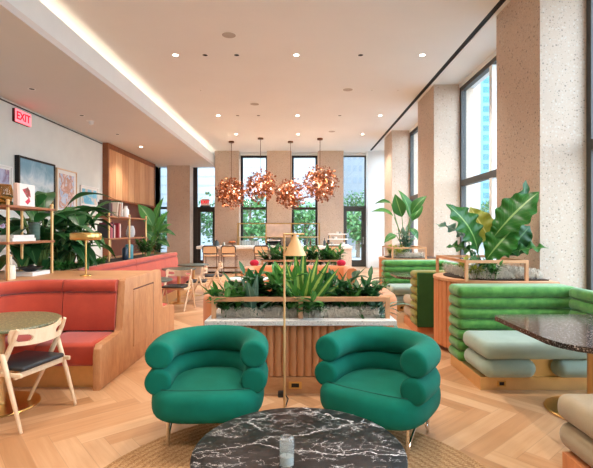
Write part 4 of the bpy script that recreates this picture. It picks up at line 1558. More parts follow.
# near shelf contents (shelf boards at 1.37 and 1.77)
ZT, ZM, ZB = SZ + 0.814, SZ + 0.414, 0.969
v = thing('glass_vase', 'amber glass vase on top of the near shelf unit', 'vase', (-3.28, 4.85, ZT))
MB().lathe([(0.0, 0.0), (0.06, 0.0), (0.085, 0.03), (0.10, 0.10), (0.098, 0.17), (0.085, 0.225), (0.08, 0.225), (0.092, 0.17), (0.094, 0.10), (0.08, 0.036), (0.0, 0.012)], 32).build('vase_body', m['amber'], v)
MB().lathe([(0.083, 0.222), (0.088, 0.226), (0.083, 0.23), (0.078, 0.226), (0.083, 0.222)], 32, caps=False).build('rim', m['brass'], v)
cd = thing('art_book', 'white art book with a red printed figure standing on the near shelf unit', 'book', (-3.24, 5.225, ZT))
MB().box(-0.05, 0.0, -0.14, 0.155, 0.0, 0.27, 0.004, 1).build('cover', m['paper'], cd)
MB().box(-0.05, 0.001, -0.18, -0.14, 0.0, 0.27, 0.004, 1).build('spine', cov('e6c4b4'), cd)
fg = MB()
for poly in ([(-0.09, 0.20), (0.02, 0.235), (0.03, 0.10), (-0.01, 0.12)], [(0.0, 0.24), (0.05, 0.2), (0.07, 0.12), (0.02, 0.13)]):
    fg.prism(poly, 0.0, 0.0015, M=Matrix(((0, 0, 1, 0), (1, 0, 0, 0), (0, 1, 0, 0), (0, 0, 0, 1))))
fg.build('printed_figure', painting('red_figure_print', [(0.35, hx('c4384a')), (0.5, hx('8a5a4a')), (0.65, hx('d9506a'))], 14, 2), cd, 0)
fg2 = MB()
for poly in ([(-0.04, 0.06), (0.04, 0.115), (0.06, 0.07), (0.01, 0.03)],):
    fg2.prism(poly, 0.0, 0.0015, M=Matrix(((0, 0, 1, 0), (1, 0, 0, 0), (0, 1, 0, 0), (0, 0, 0, 1))))
fg2.build('printed_figure', cov('d1304c'), cd, 0)
book((-3.26, 5.02, ZM), (0.035, 0.24, 0.42), 0, 0, m['paper'], 'lower white book of the flat pair on the near middle shelf', 'books on the near shelf unit', flat=True)
book((-3.26, 5.03, ZM + 0.036), (0.035, 0.22, 0.38), 0, 0, cov('dcdad8'), 'upper pale book of the flat pair on the near middle shelf', 'books on the near shelf unit', flat=True)
jr = thing('ribbed_jar', 'ribbed smoky glass jar on the near middle shelf', 'jar', (-3.27, 5.42, ZM))
jm = MB()
jp = []
for k in range(12):
    z = 0.01 + k * 0.0165
    jp += [(0.058, z), (0.064, z + 0.008)]
jm.lathe([(0.0, 0.0), (0.055, 0.0)] + jp + [(0.058, 0.208), (0.052, 0.208), (0.052, 0.02), (0.0, 0.02)], 28)
jm.build('jar_body', simple('smoky_ribbed_glass', hx('5f7a70'), 0.15, var=0.15), jr)
MB().lathe([(0.0, 0.209), (0.06, 0.209), (0.06, 0.222), (0.0, 0.226)], 28).build('lid', simple('jar_lid', hx('33403c'), 0.3), jr)
cn = thing('white_bottle', 'slim cream bottle standing on the console under the near shelf', 'bottle', (-3.20, 4.86, ZB))
MB().lathe([(0.0, 0.0), (0.05, 0.0), (0.052, 0.01), (0.052, 0.13), (0.045, 0.15), (0.02, 0.16), (0.018, 0.25), (0.0, 0.25)], 28).build('bottle_body', simple('cream_ceramic', hx('e6dfcb'), 0.35), cn)
MB().lathe([(0.0, 0.25), (0.021, 0.25), (0.021, 0.268), (0.0, 0.27)], 16).build('stopper', m['oak'], cn)
book((-3.25, 5.33, ZB), (0.045, 0.24, 0.36), 0, 0, m['paper'], 'white book lying flat on the console under the black dish', 'books on the near shelf unit', flat=True)
bd = thing('black_dish', 'black sculptural dish on the white book under the near shelf', 'dish', (-3.25, 5.30, ZB + 0.0455))
MB().lathe([(0.0, 0.0), (0.05, 0.0), (0.07, 0.012), (0.14, 0.05), (0.145, 0.055), (0.135, 0.055), (0.06, 0.02), (0.0, 0.016)], 32).build('bowl', m['black'], bd)
b_ = MB()
b_.ball((0.02, -0.02, 0.05), 0.04, 2, (1.2, 0.8, 0.9))
b_.build('dark_stone', m['rubber'], bd)
rb_ = thing('red_book', 'brick red book standing at the far left under the near shelf', 'book', (-3.30, 4.69, ZB))
MB().box(-0.17, 0.0, -0.11, -0.106, 0, 0.26).box(-0.17, 0.0, 0.012, 0.016, 0, 0.26).box(-0.004, 0, -0.106, 0.012, 0, 0.26).build('cover', cov('b5583c'), rb_, 0)
MB().box(-0.165, -0.004, -0.106, 0.012, 0.005, 0.255).build('pages', m['paper'], rb_, 0)

# far shelf contents (posts at 7.70, 8.54, 9.38)
z2t, z2m, z2b = 0.955 + 0.814, 0.955 + 0.414, 0.921
gx = -3.44
for y, th, h, cl, lean, lb in ((7.78, 0.05, 0.26, '2f2a30', 0, 'black book, leftmost on top of the far shelf unit'),
                               (7.84, 0.045, 0.30, '4a3f3a', 0, 'dark brown book next to the black one on top of the far shelf'),
                               (7.895, 0.04, 0.24, '6b3140', 0, 'maroon book on top of the far shelf'),
                               (8.12, 0.04, 0.27, 'cdb9a5', -0.22, 'beige book leaning left on top of the far shelf'),
                               (8.24, 0.045, 0.25, 'b98f7c', -0.16, 'tan book leaning on top of the far shelf'),
                               (8.36, 0.03, 0.29, 'e0dad2', -0.05, 'white book on top of the far shelf beside the middle post')):
    book((gx, y + 0.14, z2t + (0.01 if lean else 0)), (th, 0.2, h), 0, lean, cov(cl), lb, 'books on top of the far shelf unit')
for y, th, h, cl, lb in ((7.76, 0.06, 0.25, '3a3338', 'charcoal book, leftmost on the middle board of the far shelf'),
                         (7.83, 0.05, 0.28, '8e3346', 'dark red book on the middle board of the far shelf'),
                         (7.89, 0.045, 0.26, 'c46a72', 'pink book on the middle board of the far shelf'),
                         (7.945, 0.06, 0.29, '5a2f3c', 'plum book on the middle board of the far shelf'),
                         (8.015, 0.04, 0.24, 'd9b2a6', 'pale pink book on the middle board of the far shelf'),
                         (8.20, 0.055, 0.28, 'a8323e', 'bright red book on the middle board of the far shelf'),
                         (8.265, 0.04, 0.27, 'e4ddd4', 'white book right of the bright red one on the far shelf')):
    book((gx, y + 0.14, z2m), (th, 0.2, h), 0, 0, cov(cl), lb, 'books on the middle board of the far shelf unit')


def vase(loc, prof, mat, label, name='vase', rim=None):
    v = thing(name, label, 'vase', loc)
    MB().lathe(prof, 32).build('vase_body', mat, v)
    r_, z_ = prof[-1]
    return v


cer = simple('white_ceramic', hx('e7e4df'), 0.35)
vase((gx - 0.12, 9.0, z2t), [(0.0, 0.0), (0.05, 0.0), (0.06, 0.02), (0.06, 0.16), (0.03, 0.20), (0.028, 0.24), (0.022, 0.24), (0.0, 0.23)], cer, 'white bottle vase on top of the far shelf unit')
vase((gx - 0.12, 9.25, z2m), [(0.0, 0.0), (0.06, 0.0), (0.085, 0.06), (0.09, 0.13), (0.07, 0.2), (0.055, 0.24), (0.05, 0.24), (0.0, 0.2)], simple('ribbed_grey_vase', hx('c9cac8'), 0.4, var=0.15, scale=40), 'grey-white rounded vase on the middle board of the far shelf')
vase((gx - 0.1, 9.12, z2b), [(0.0, 0.0), (0.075, 0.0), (0.08, 0.01), (0.08, 0.27), (0.07, 0.30), (0.0, 0.31)], simple('teal_glaze', hx('4a8f9a'), 0.3), 'teal cylinder vase under the far shelf unit')
vase((gx - 0.1, 8.9, z2b), [(0.0, 0.0), (0.05, 0.0), (0.055, 0.01), (0.055, 0.22), (0.03, 0.25), (0.0, 0.25)], simple('navy_glaze', hx('27364a'), 0.3), 'dark navy bottle left of the teal vase under the far shelf')

# ================================================================== bar
bar = thing('bar_counter', 'long pale stone bar counter in front of the back windows', 'bar', (-0.9, 15.4, 0))
MB().box(-2.55, 2.70, 0.25, 0.85, 0.06, 0.87).build('front_panel', m['counter'], bar, 0)
MB().box(2.2, 2.71, 0.02, 0.25, 0.0, 0.87).box(2.55, 2.71, 0.25, 0.9, 0, 0.87).build('end_panel', m['counter'], bar, 0)
MB().box(-2.5, 2.2, 0.30, 0.8, 0.0, 0.06).build('kick_plinth', m['black'], bar, 0)
MB().box(-2.72, 2.73, -0.05, 0.95, 0.87, 0.97, 0.008, 2).build('worktop', m['white_marble'], bar)
MB().tube([(-2.45, 0.12, 0.2), (2.15, 0.12, 0.2)], 0.018, 10).build('foot_rail', m['brass'], bar)


def bar_stool():
    t = thing('bar_stool', '', 'bar stool', (0, 0, 0), 0, 'cane bar stools at the counter')
    # faces +y (the bar); backrest at -y
    r = 0.0125
    MB().box(-0.22, 0.22, -0.20, 0.2, 0.64, 0.675, 0.015, 2).build('seat', m['cane'], t, 60)
    for s in (-1, 1):
        x = s * 0.225
        MB().tube([(x, -0.20, 0.012), (x, -0.20, 0.60), (x, -0.21, 0.75), (x, -0.25, 0.98)], r, 10).build('rear_leg', m['bronze'], t)
        MB().tube([(x, 0.19, 0.012), (x, 0.19, 0.655)], r, 10).build('front_leg', m['bronze'], t)
        MB().tube([(x, -0.2, 0.655), (x, 0.19, 0.655)], r, 10).build('side_rail', m['bronze'], t)
        MB().tube([(x, -0.2, 0.012), (x, 0.19, 0.012)], r, 10).build('floor_runner', m['bronze'], t)
    MB().tube([(-0.225, 0.19, 0.25), (0.225, 0.19, 0.25)], r, 10).build('footrest', m['bronze'], t)
    MB().tube([(-0.225, -0.2, 0.25), (0.225, -0.2, 0.25)], r, 10).build('rear_stretcher', m['bronze'], t)
    fr = [(-0.19, 0), (0.19, 0), (0.235, 0.045), (0.235, 0.205), (0.19, 0.25), (-0.19, 0.25), (-0.235, 0.205), (-0.235, 0.045)]
    MB().tube([(x, -0.225 - z * 0.12, 0.75 + z) for x, z in fr], 0.02, 10, closed=True).build('backrest_frame', m['black'], t)
    MB().box(-0.225, 0.225, -0.258, -0.226, 0.755, 0.995, 0.008, 1).build('backrest_cane', m['cane'], t)
    return t


sl = [(-3.02, 'leftmost cane bar stool at the counter'), (-2.40, 'second cane bar stool from the left'), (-1.30, 'third cane bar stool, left of the lamp shade'),
      (-0.47, 'cane bar stool hidden behind the cone lamp shade'), (0.38, 'cane bar stool right of the lamp shade behind the planting'), (1.13, 'rightmost cane bar stool near the counter end')]
s0 = bar_stool()
s0.location = (sl[0][0], 14.98, 0)
s0['label'] = sl[0][1]
for x, lb in sl[1:]:
    dup(s0, (x, 14.98, 0), 0, lb)

# things on the bar
def jar(x, y, z, r, h, mat, label, name='jar', cat='jar', lid=True, grp=None):
    t = thing(name, label, cat, (x, y, z), 0, grp)
    MB().lathe([(0.0, 0.0), (r * 0.9, 0.0), (r, h * 0.06), (r, h * 0.8), (r * 0.7, h * 0.92), (r * 0.7, h), (0.0, h)], 20).build('body', mat, t)
    if lid:
        MB().lathe([(0.0, h), (r * 0.75, h), (r * 0.75, h * 1.1), (r * 0.2, h * 1.14), (r * 0.2, h * 1.25), (0.0, h * 1.28)], 20).build('lid', m['black'], t)
    return t


smk = simple('smoky_jar_glass', hx('4b555a'), 0.15, var=0.2)
jar(-2.98, 15.7, 0.971, 0.085, 0.17, smk, 'dark round glass jar on the left end of the bar')
jar(-2.72, 15.75, 0.971, 0.045, 0.13, simple('pale_glass', hx('b9c4c6'), 0.15), 'small pale glass beside the dark jar on the bar', 'glass_cup', 'cup', False)
bo = thing('footed_bowl', 'copper footed bowl of fruit on the bar', 'bowl', (-2.42, 15.7, 0.971))
MB().lathe([(0.0, 0.0), (0.07, 0.0), (0.02, 0.02), (0.02, 0.07), (0.14, 0.09), (0.17, 0.12), (0.165, 0.125), (0.12, 0.10), (0.0, 0.09)], 28).build('bowl', m['copper'], bo)
b_ = MB()
for q in range(6):
    b_.ball((0.08 * math.cos(q * 1.05), 0.08 * math.sin(q * 1.05), 0.135), 0.042, 2)
b_.build('fruit', simple('orange_fruit', hx('c9743a'), 0.5), bo)
em = thing('coffee_machine', 'dark low coffee machine on the bar left of the lamp shade', 'coffee machine', (-0.95, 16.02, 0.971))
MB().box(-0.28, 0.28, -0.18, 0.18, 0.03, 0.10, 0.02).build('base', m['black'], em)
MB().box(-0.26, 0.26, -0.02, 0.18, 0.10, 0.22, 0.03).build('body', m['black'], em)
MB().box(-0.24, 0.24, -0.16, 0.0, 0.16, 0.22, 0.02).build('group_head', m['chrome'], em)
for sx in (-0.2, 0.2):
    MB().tube([(sx, 0.1, 0.0), (sx, 0.1, 0.035)], 0.02).build('foot', m['rubber'], em)
    MB().tube([(sx, -0.1, 0.0), (sx, -0.1, 0.035)], 0.02).build('foot', m['rubber'], em)
st = thing('tiered_stand', 'tiered white stand stacked with cups and plates at the right end of the bar', 'stand', (1.35, 15.85, 0.971))
for k, (w_, z_) in enumerate(((0.40, 0.02), (0.36, 0.22), (0.32, 0.40))):
    MB().box(-w_, w_, -0.2, 0.2, z_, z_ + 0.03, 0.01).build('tier', m['white'], st)
s_ = MB()
for sx in (-0.27, 0.27):
    s_.tube([(sx, 0.12, 0.0), (sx, 0.12, 0.42)], 0.012)
s_.build('uprights', m['brass'], st)
for k in range(7):
    zz = 0.9711 + (0.05, 0.25, 0.43)[k % 3]
    xx = 1.35 + (-0.22, -0.08, 0.07, 0.2, -0.15, 0.0, 0.15)[k]
    c = thing('cup', 'small white cup on the tiered stand', 'cup', (xx, 15.74, zz), 0, 'cups on the tiered stand')
    MB().lathe([(0.0, 0.0), (0.028, 0.0), (0.045, 0.03), (0.05, 0.075), (0.046, 0.075), (0.04, 0.03), (0.0, 0.008)], 20).build('cup_body', cer if k % 2 else simple('cup_grey_%d' % k, hx('b4aea6'), 0.4), c)
    MB().tube([(0.045, 0, 0.06), (0.075, 0, 0.055), (0.07, 0, 0.025), (0.042, 0, 0.025)], 0.006, 6).build('handle', cer, c)
for x, y, r, h, mt, lb in ((0.88, 15.75, 0.045, 0.26, smk, 'tall dark bottle left of the tiered stand'), (0.98, 15.68, 0.04, 0.18, m['bronze'], 'short brown bottle left of the tiered stand'),
                           (1.03, 15.85, 0.04, 0.34, smk, 'tallest dark bottle close behind the tiered stand')):
    t = thing('bottle', lb, 'bottle', (x, y, 0.971), 0, 'bottles on the bar')
    MB().lathe([(0.0, 0.0), (r, 0.0), (r, h * 0.6), (r * 0.35, h * 0.75), (r * 0.35, h), (0.0, h)], 16).build('bottle_body', mt, t)
    MB().lathe([(0.0, h), (r * 0.42, h), (r * 0.42, h * 1.05), (0.0, h * 1.05)], 12).build('cap', m['black'], t)

# back bar: brass framed shelving between the windows
bb_ = thing('back_bar', 'brass framed back bar shelving against the terrazzo columns', 'shelf', (-0.85, 17.45, 0))
f_ = MB()
for x in (-1.62, -0.5, 0.5, 1.62):
    for y in (0, 0.35):
        f_.box(x - 0.018, x + 0.018, y - 0.018, y + 0.018, 0.0, 1.80)
for y in (0, 0.35):
    f_.box(-1.64, 1.64, y - 0.018, y + 0.018, 1.78, 1.815)
f_.build('brass_frame', m['brass'], bb_, 0)
MB().box(-1.64, 1.64, -0.02, 0.4, 1.24, 1.275).build('glass_shelf', m['palebrass'], bb_, 0)
MB().box(-0.5, 0.5, 0.33, 0.37, 1.275, 1.78).build('centre_panel', simple('pink_plaster_panel', hx('d8bfb0'), 0.6), bb_, 0)
MB().box(-1.70, 1.70, -0.1, 0.45, 0.0, 0.88).build('cabinet', m['panel'], bb_, 0)
MB().box(-1.72, 1.72, -0.12, 0.47, 0.88, 0.92).build('worktop', m['white_marble'], bb_, 0)
tum = None
for k in range(16):
    x = -2.36 + 0.065 * k if k < 12 else -0.25 + 0.09 * (k - 12)
    if tum is None:
        tum = thing('drinking_glass', 'clear drinking glass in the row on the back bar worktop', 'glass', (x, 17.45, 0.921), 0, 'glasses on the back bar')
        MB().lathe([(0.0, 0.0), (0.026, 0.0), (0.03, 0.2), (0.027, 0.2), (0.024, 0.01), (0.0, 0.008)], 16).build('glass_body', simple('frosted_tumbler', hx('c3ccc8'), 0.2, var=0.05), tum)
    else:
        dup(tum, (x, 17.45, 0.921), 0, tum['label'])
for x, h, mt, lb in ((-1.22, 0.3, smk, 'dark bottle, left one on the back bar centre'), (-1.05, 0.26, m['bronze'], 'brown bottle, middle one on the back bar centre'), (-0.6, 0.28, smk, 'dark bottle, right one on the back bar centre'),
                     (0.2, 0.3, smk, 'dark bottle on the back bar before the right window'), (0.42, 0.26, m['bronze'], 'brown bottle on the back bar before the right window')):
    t = thing('bottle', lb, 'bottle', (x, 17.62, 0.921), 0, 'bottles on the back bar')
    MB().lathe([(0.0, 0.0), (0.04, 0.0), (0.04, h * 0.6), (0.014, h * 0.75), (0.014, h), (0.0, h)], 16).build('bottle_body', mt, t)
    MB().lathe([(0.0, h), (0.017, h), (0.017, h * 1.06), (0.0, h * 1.06)], 12).build('cap', m['black'], t)

# ================================================================== copper pendants
def chandelier(x, y, zc, r, label, seed):
    rr = random.Random(seed)
    t = thing('pendant_light', label, 'pendant lamp', (x, y, CEIL), 0, 'copper leaf pendants over the bar')
    MB().lathe([(0.0, -0.055), (0.095, -0.055), (0.10, -0.05), (0.10, 0.0), (0.0, 0.0)], 28).build('canopy', m['bronze'], t)
    dz = zc - CEIL
    MB().tube([(0, 0, -0.05), (0, 0, dz)], 0.009, 8).build('rod', m['bronze'], t)
    br = MB()
    lf = MB()
    nl = int(620 * (r / 0.55) ** 2)
    for i in range(nl):
        d = Vector((rr.gauss(0, 1), rr.gauss(0, 1), rr.gauss(0, 0.95))).normalized()
        rad = r * (rr.uniform(0.45, 1.0) if rr.random() < 0.35 else rr.uniform(0.78, 1.08))
        p = Vector((0, 0, dz)) + d * rad
        if i % 9 == 0:
            q = Vector((rr.gauss(0, 1), rr.gauss(0, 1), rr.gauss(0, 1))) * 0.06
            br.tube([(0, 0, dz + rr.uniform(-.1, .1)), Vector((0, 0, dz)) + d * rad * 0.55 + q, p], 0.0045, 4, False)
        u_ = Vector((rr.gauss(0, 1), rr.gauss(0, 1), rr.gauss(0, 1))).normalized()
        s = rr.uniform(0.075, 0.125)
        lf.leaf(p, p + u_ * s, s * rr.uniform(0.65, 0.9), bulge=0.012, n=3, m=2, up=d, fold=0.18, shape=0.5)
    br.build('branches', m['bronze'], t)
    lf.build('copper_leaves', m['copper'], t, 180, False)
    for k in range(11):
        d = Vector((rr.gauss(0, 1), rr.gauss(0, 1), rr.gauss(0, 1))).normalized()
        p = Vector((0, 0, dz)) + d * r * rr.uniform(0.55, 0.92)
        b_ = MB()
        b_.ball(p, 0.028, 2)
        b_.build('bulb', m['bulb'], t)
    point('pendant_glow', t, (0, 0, dz), 60, (1.0, 0.74, 0.5), 0.12)
    return t


chandelier(-2.51, 16.1, 2.89, 0.54, 'copper leaf pendant, leftmost over the bar', 11)
chandelier(-1.39, 15.5, 3.07, 0.54, 'copper leaf pendant hung higher, second from the left', 12)
chandelier(-0.348, 16.1, 2.854, 0.54, 'copper leaf pendant hung lowest, third from the left', 13)
chandelier(0.709, 15.6, 3.166, 0.60, 'largest copper leaf pendant at right, hung highest', 14)

# ================================================================== plants
def strap_plant(loc, label, mat, n, L, wd, el=(25, 80), group=None, droop=0.2, seed=0, spread=360, az0=0, name='leafy_plant', cat='plant', fold=0.15, cluster=0.05, shape=0.4):
    rr = random.Random(seed)
    t = thing(name, label, cat, loc, 0, group)
    lf = MB()
    for i in range(n):
        az = math.radians(az0 + spread * (i + rr.uniform(-.3, .3)) / n)
        e = math.radians(rr.uniform(*el))
        l = L * rr.uniform(0.7, 1.1)
        d = Vector((math.cos(az) * math.cos(e), math.sin(az) * math.cos(e), math.sin(e)))
        b = Vector((math.cos(az) * cluster * rr.random(), math.sin(az) * cluster * rr.random(), 0.0))
        lf.leaf(b, b + d * l, wd * rr.uniform(0.8, 1.15), bulge=l * 0.07, n=8, m=4, fold=fold, droop=droop * l * math.cos(e), tone=rr.random(), shape=shape)
    lf.build('leaves', mat, t, 180, False)
    return t


def stem_plant(loc, label, mat, stems, per, H_, lw, ll, seed=0, group=None, lean=0.35, name='leafy_plant', spread=None):
    """several leaning stems, each carrying oval leaves in two rows"""
    rr = random.Random(seed)
    t = thing(name, label, 'plant', loc, 0, group)
    lf, sm_ = MB(), MB()
    for s in range(stems):
        az = rr.random() * 6.28
        d = Vector((math.cos(az), math.sin(az), 0)) * lean * rr.uniform(0.4, 1.1)
        h = H_ * rr.uniform(0.65, 1.1)
        b = Vector((rr.uniform(-1, 1) * (spread or (.07, .07))[0], rr.uniform(-1, 1) * (spread or (.07, .07))[1], 0))
        pts = [b + d * (h * q * q) + Vector((0, 0, h * q * (1 - 0.15 * q))) for q in (0, .25, .5, .75, 1)]
        sm_.tube(pts, [0.007, 0.006, 0.005, 0.004, 0.002], 5)
        side = Vector((-d.y, d.x, 0)).normalized()
        for k in range(per):
            q = 0.25 + 0.75 * (k + 0.5) / per
            i = min(3, int(q * 4))
            p = pts[i].lerp(pts[i + 1], q * 4 - i)
            sd = side * (1 if k % 2 else -1)
            tip = p + (sd * rr.uniform(.7, 1) + d * 0.8 + Vector((0, 0, rr.uniform(.1, .7))) + Vector((rr.uniform(-.3, .3), rr.uniform(-.3, .3), 0))).normalized() * ll * rr.uniform(.75, 1.15)
            lf.leaf(p, tip, lw * rr.uniform(.8, 1.15), bulge=ll * 0.08, n=6, m=2, fold=0.15, droop=ll * 0.15, tone=rr.random())
        lf.leaf(pts[-1], pts[-1] + (d + Vector((0, 0, 0.6))).normalized() * ll * .9, lw * .8, n=6, m=2, tone=0.9)
    sm_.build('stems', m['stem'], t)
    lf.build('leaves', mat, t, 180, False)
    return t


PZ = 0.653
# near planter, left to right
G1 = 'plants of the near planter'
SPR = (0.13, 0.16)
stem_plant((PX - 0.68, PY + 0.32, PZ), 'low dark glossy plant at the left end of the near planter', m['leaf_mid'], 13, 10, 0.34, 0.075, 0.17, 1, G1, 0.6, spread=SPR)
stem_plant((PX - 0.42, PY + 0.42, PZ), 'upright glossy plant left of centre in the near planter', m['leaf_dark'], 14, 10, 0.44, 0.08, 0.19, 2, G1, 0.5, spread=SPR)
strap_plant((PX - 0.46, PY + 0.26, PZ), 'pale-leaved clump of broad upright leaves in the left half of the near planter', m['leaf_blue'], 10, 0.44, 0.10, (35, 80), G1, 0.2, 3)
stem_plant((PX - 0.20, PY + 0.38, PZ), 'dark leafy plant just left of the striped centre plant', m['leaf_mid'], 13, 10, 0.43, 0.075, 0.18, 4, G1, 0.5, spread=SPR)
# striped centre plant with explicit leaves
dr = thing('striped_dracaena', 'bright striped strap-leaved plant rising at the centre of the near planter', 'plant', (0.01, PY + 0.33, PZ), 0, G1)
lf = MB()
for (px, py, dy, w, e) in ((304, 246, 0.05, 0.075, 0.02), (330, 260, -0.02, 0.08, 0.05), (339, 268, -0.10, 0.06, 0.06), (286, 262, 0.10, 0.07, 0.04), (276, 262, -0.02, 0.065, 0.08),
                         (318, 256, 0.12, 0.07, 0.03), (270, 276, 0.05, 0.06, 0.08), (345, 281, 0.05, 0.06, 0.08), (295, 252, -0.06, 0.07, 0.02), (311, 268, -0.15, 0.07, 0.04), (262, 270, 0.2, 0.06, 0.12)):
    tip = at(px, py, PY + 0.33 + dy) - Vector((0.01, PY + 0.33, PZ))
    b = Vector((R.uniform(-.03, .03), R.uniform(-.03, .03), 0.0))
    lf.leaf(b, tip + Vector((0, 0, e * 0.3)), w * 1.3, bulge=e, n=10, m=6, fold=0.06, up=(0.1, -0.9, 0.35), droop=e * 0.3, shape=0.45)
lf.build('leaves', m['leaf_stripe'], dr, 180, False)
stem_plant((PX + 0.28, PY + 0.40, PZ), 'dark glossy bush right of the striped centre plant', m['leaf_dark'], 14, 10, 0.40, 0.08, 0.18, 5, G1, 0.55, spread=SPR)
stem_plant((PX + 0.12, PY + 0.22, PZ), 'low plant drooping over the rail right of the floor lamp', m['leaf_mid'], 9, 9, 0.26, 0.07, 0.16, 6, G1, 0.6, spread=(0.1, 0.08))
strap_plant((PX + 0.52, PY + 0.38, PZ), 'spiky mid-green plant in the right half of the near planter', m['leaf_mid'], 46, 0.44, 0.05, (15, 80), G1, 0.3, 7)
strap_plant((PX + 0.74, PY + 0.30, PZ), 'pale arching plant spilling over the right end of the near planter', m['leaf_blue'], 24, 0.40, 0.06, (0, 65), G1, 0.35, 8)
stem_plant((PX + 0.66, PY + 0.45, PZ), 'dark leafy plant at the right back corner of the near planter', m['leaf_dark'], 12, 10, 0.38, 0.07, 0.17, 9, G1, 0.55, spread=SPR)
# far planter
G2 = 'plants of the far planter'
for k, (x, mt, lb) in enumerate(((-0.62, 'leaf_dark', 'dark plant at the left end of the far planter'), (-0.3, 'leaf_mid', 'mid-green plant left of centre in the far planter'),
                                 (0.02, 'leaf_mid', 'mid-green plant at the centre of the far planter'), (0.34, 'leaf_dark', 'dark plant right of centre in the far planter'),
                                 (0.66, 'leaf_mid', 'mid-green plant at the right end of the far planter'))):
    stem_plant((PX + x, 9.72, PZ), lb, m[mt], 12, 9, 0.46, 0.085, 0.22, 20 + k, G2, 0.6, spread=(0.13, 0.15))

# right-hand curved planter: the great ruffled plant
ax, ay, az = 2.36, 5.55, 0.934
an = thing('birds_nest_plant', 'huge ruffled broad-leaved green plant in the curved cedar planter at right', 'plant', (ax, ay, az))
root = Vector((ax, ay, az))
for mt, ls in (('leaf_bright', ((446, 204, 5.45, 0.30, 0.10, (478, 254, 5.5), (0.2, -0.8, 0.6)),
                                (539, 192, 5.22, 0.31, 0.06, (493, 238, 5.4), (-0.5, -0.75, 0.45)),
                                (518, 224, 5.3, 0.29, 0.04, (486, 260, 5.42), (-0.5, -0.8, 0.4)))),
               ('leaf_yellow', ((470, 207, 5.75, 0.24, 0.06, (494, 248, 5.65), (-0.3, -0.9, 0.2)),)),
               ('leaf_dark', ((526, 180, 5.4, 0.21, 0.04, (508, 246, 5.45), (0.4, -0.9, 0.1)),
                              (530, 226, 5.36, 0.27, 0.05, (500, 255, 5.45), (0.2, -0.9, 0.3)))),
               ('leaf_mid', ((549, 248, 5.1, 0.16, 0.05, (500, 258, 5.45), (0, -0.5, 0.9)),
                             (446, 247, 5.4, 0.15, 0.06, (478, 258, 5.5), (0.1, -0.5, 0.9)),
                             (470, 262, 5.2, 0.15, 0.05, (484, 268, 5.4), (0, -0.5, 0.9)))),
               ('leaf_blue', ((434, 224, 5.6, 0.12, 0.10, (472, 250, 5.6), (0.3, -0.6, 0.7)),))):
    lf = MB()
    st_ = MB()
    for px, py, y, w, bl, bs, up in ls:
        b = at(*bs) - root
        tp_ = at(px, py, y) - root
        lf.leaf(b, tp_, w * 1.35, bulge=bl, n=30, m=8, up=up, fold=0.06, wave=0.045, wn=5, shape=0.55, tone=0.4 + R.uniform(-.3, .3))
        st_.tube([(R.uniform(-.05, .05), R.uniform(-.05, .05), 0), b * 0.6, b, b.lerp(tp_, 0.5) - Vector((0, 0, 0.0))][:3], [0.016, 0.012, 0.009], 6)
    lf.build('leaves', m[mt], an, 180, False)
    st_.build('leaf_stalks', m['stem'], an)
G3 = 'low plants under the rails of the curved planters'
stem_plant((2.06, 5.25, az), 'yellow-green bushy plant at the left corner of the near curved planter', m['leaf_yellow'], 7, 8, 0.2, 0.05, 0.09, 31, G3, 0.6)
stem_plant((2.12, 5.85, az), 'yellow-green plant at the back left of the near curved planter', m['leaf_yellow'], 6, 8, 0.2, 0.05, 0.09, 32, G3, 0.6)
stem_plant((2.26, 5.22, az), 'green bushy plant under the rail of the near curved planter', m['leaf_mid'], 6, 8, 0.18, 0.05, 0.1, 33, G3, 0.6)
moss(1.98, 2.86, 5.16, 6.1, 0.934, 2400, 'pale moss under the rail of the near curved planter')

# far curved planter: slender tall plant with long stalks
bx, by = 2.33, 9.80
bp_ = thing('bird_of_paradise', 'tall slender-stalked plant with paddle leaves in the far curved planter', 'plant', (bx, by, az))
root = Vector((bx, by, az))
lf, st_ = MB(), MB()
for (px, py, y, w, bs, up, bl) in ((395, 194, 9.7, 0.30, (402, 217, 9.75), (-0.3, -0.9, 0.1), 0.05), (398, 190, 9.9, 0.26, (410, 218, 9.8), (0.5, -0.8, 0.2), 0.08),
                                 (371, 212, 9.7, 0.17, (394, 217, 9.75), (0, -0.6, 0.8), 0.10), (375, 204, 9.9, 0.15, (391, 203, 9.85), (0, -0.6, 0.8), 0.05),
                                 (427, 196, 9.7, 0.24, (411, 214, 9.75), (-0.4, -0.8, 0.4), 0.08), (423, 206, 10.0, 0.22, (412, 221, 9.9), (-0.3, -0.8, 0.5), 0.05),
                                 (384, 243, 9.6, 0.18, (396, 235, 9.7), (0, -0.7, 0.7), 0.06), (418, 240, 9.6, 0.16, (409, 228, 9.7), (0, -0.7, 0.7), 0.06)):
    b = at(*bs) - root
    tp_ = at(px, py, y) - root
    lf.leaf(b, tp_, w, bulge=bl, n=12, m=6, up=up, fold=0.12, wave=0.006, wn=2, shape=0.4, tone=0.3 + R.random() * 0.6)
    a = Vector((R.uniform(-.06, .06), R.uniform(-.06, .06), 0))
    st_.tube([a, a.lerp(b, 0.5) + Vector((-b.x * 0.12, 0, 0.05)), b], [0.018, 0.013, 0.009], 6)
lf.build('leaves', m['leaf_mid'], bp_, 180, False)
st_.build('leaf_stalks', m['stem'], bp_)
stem_plant((2.32, 9.55, az), 'blue-green bush at the foot of the tall slender-stalked plant', m['leaf_blue'], 7, 9, 0.62, 0.08, 0.18, 41, G3, 0.35)
stem_plant((2.08, 9.42, az), 'yellow-green plant at the left corner of the far curved planter', m['leaf_yellow'], 7, 8, 0.24, 0.06, 0.12, 42, G3, 0.6)
stem_plant((2.05, 10.0, az), 'small yellow-green plant at the back of the far curved planter', m['leaf_yellow'], 6, 8, 0.24, 0.06, 0.12, 43, G3, 0.6)
moss(2.0, 2.66, 9.28, 9.6, 0.934, 400, 'pale moss in the far curved planter')


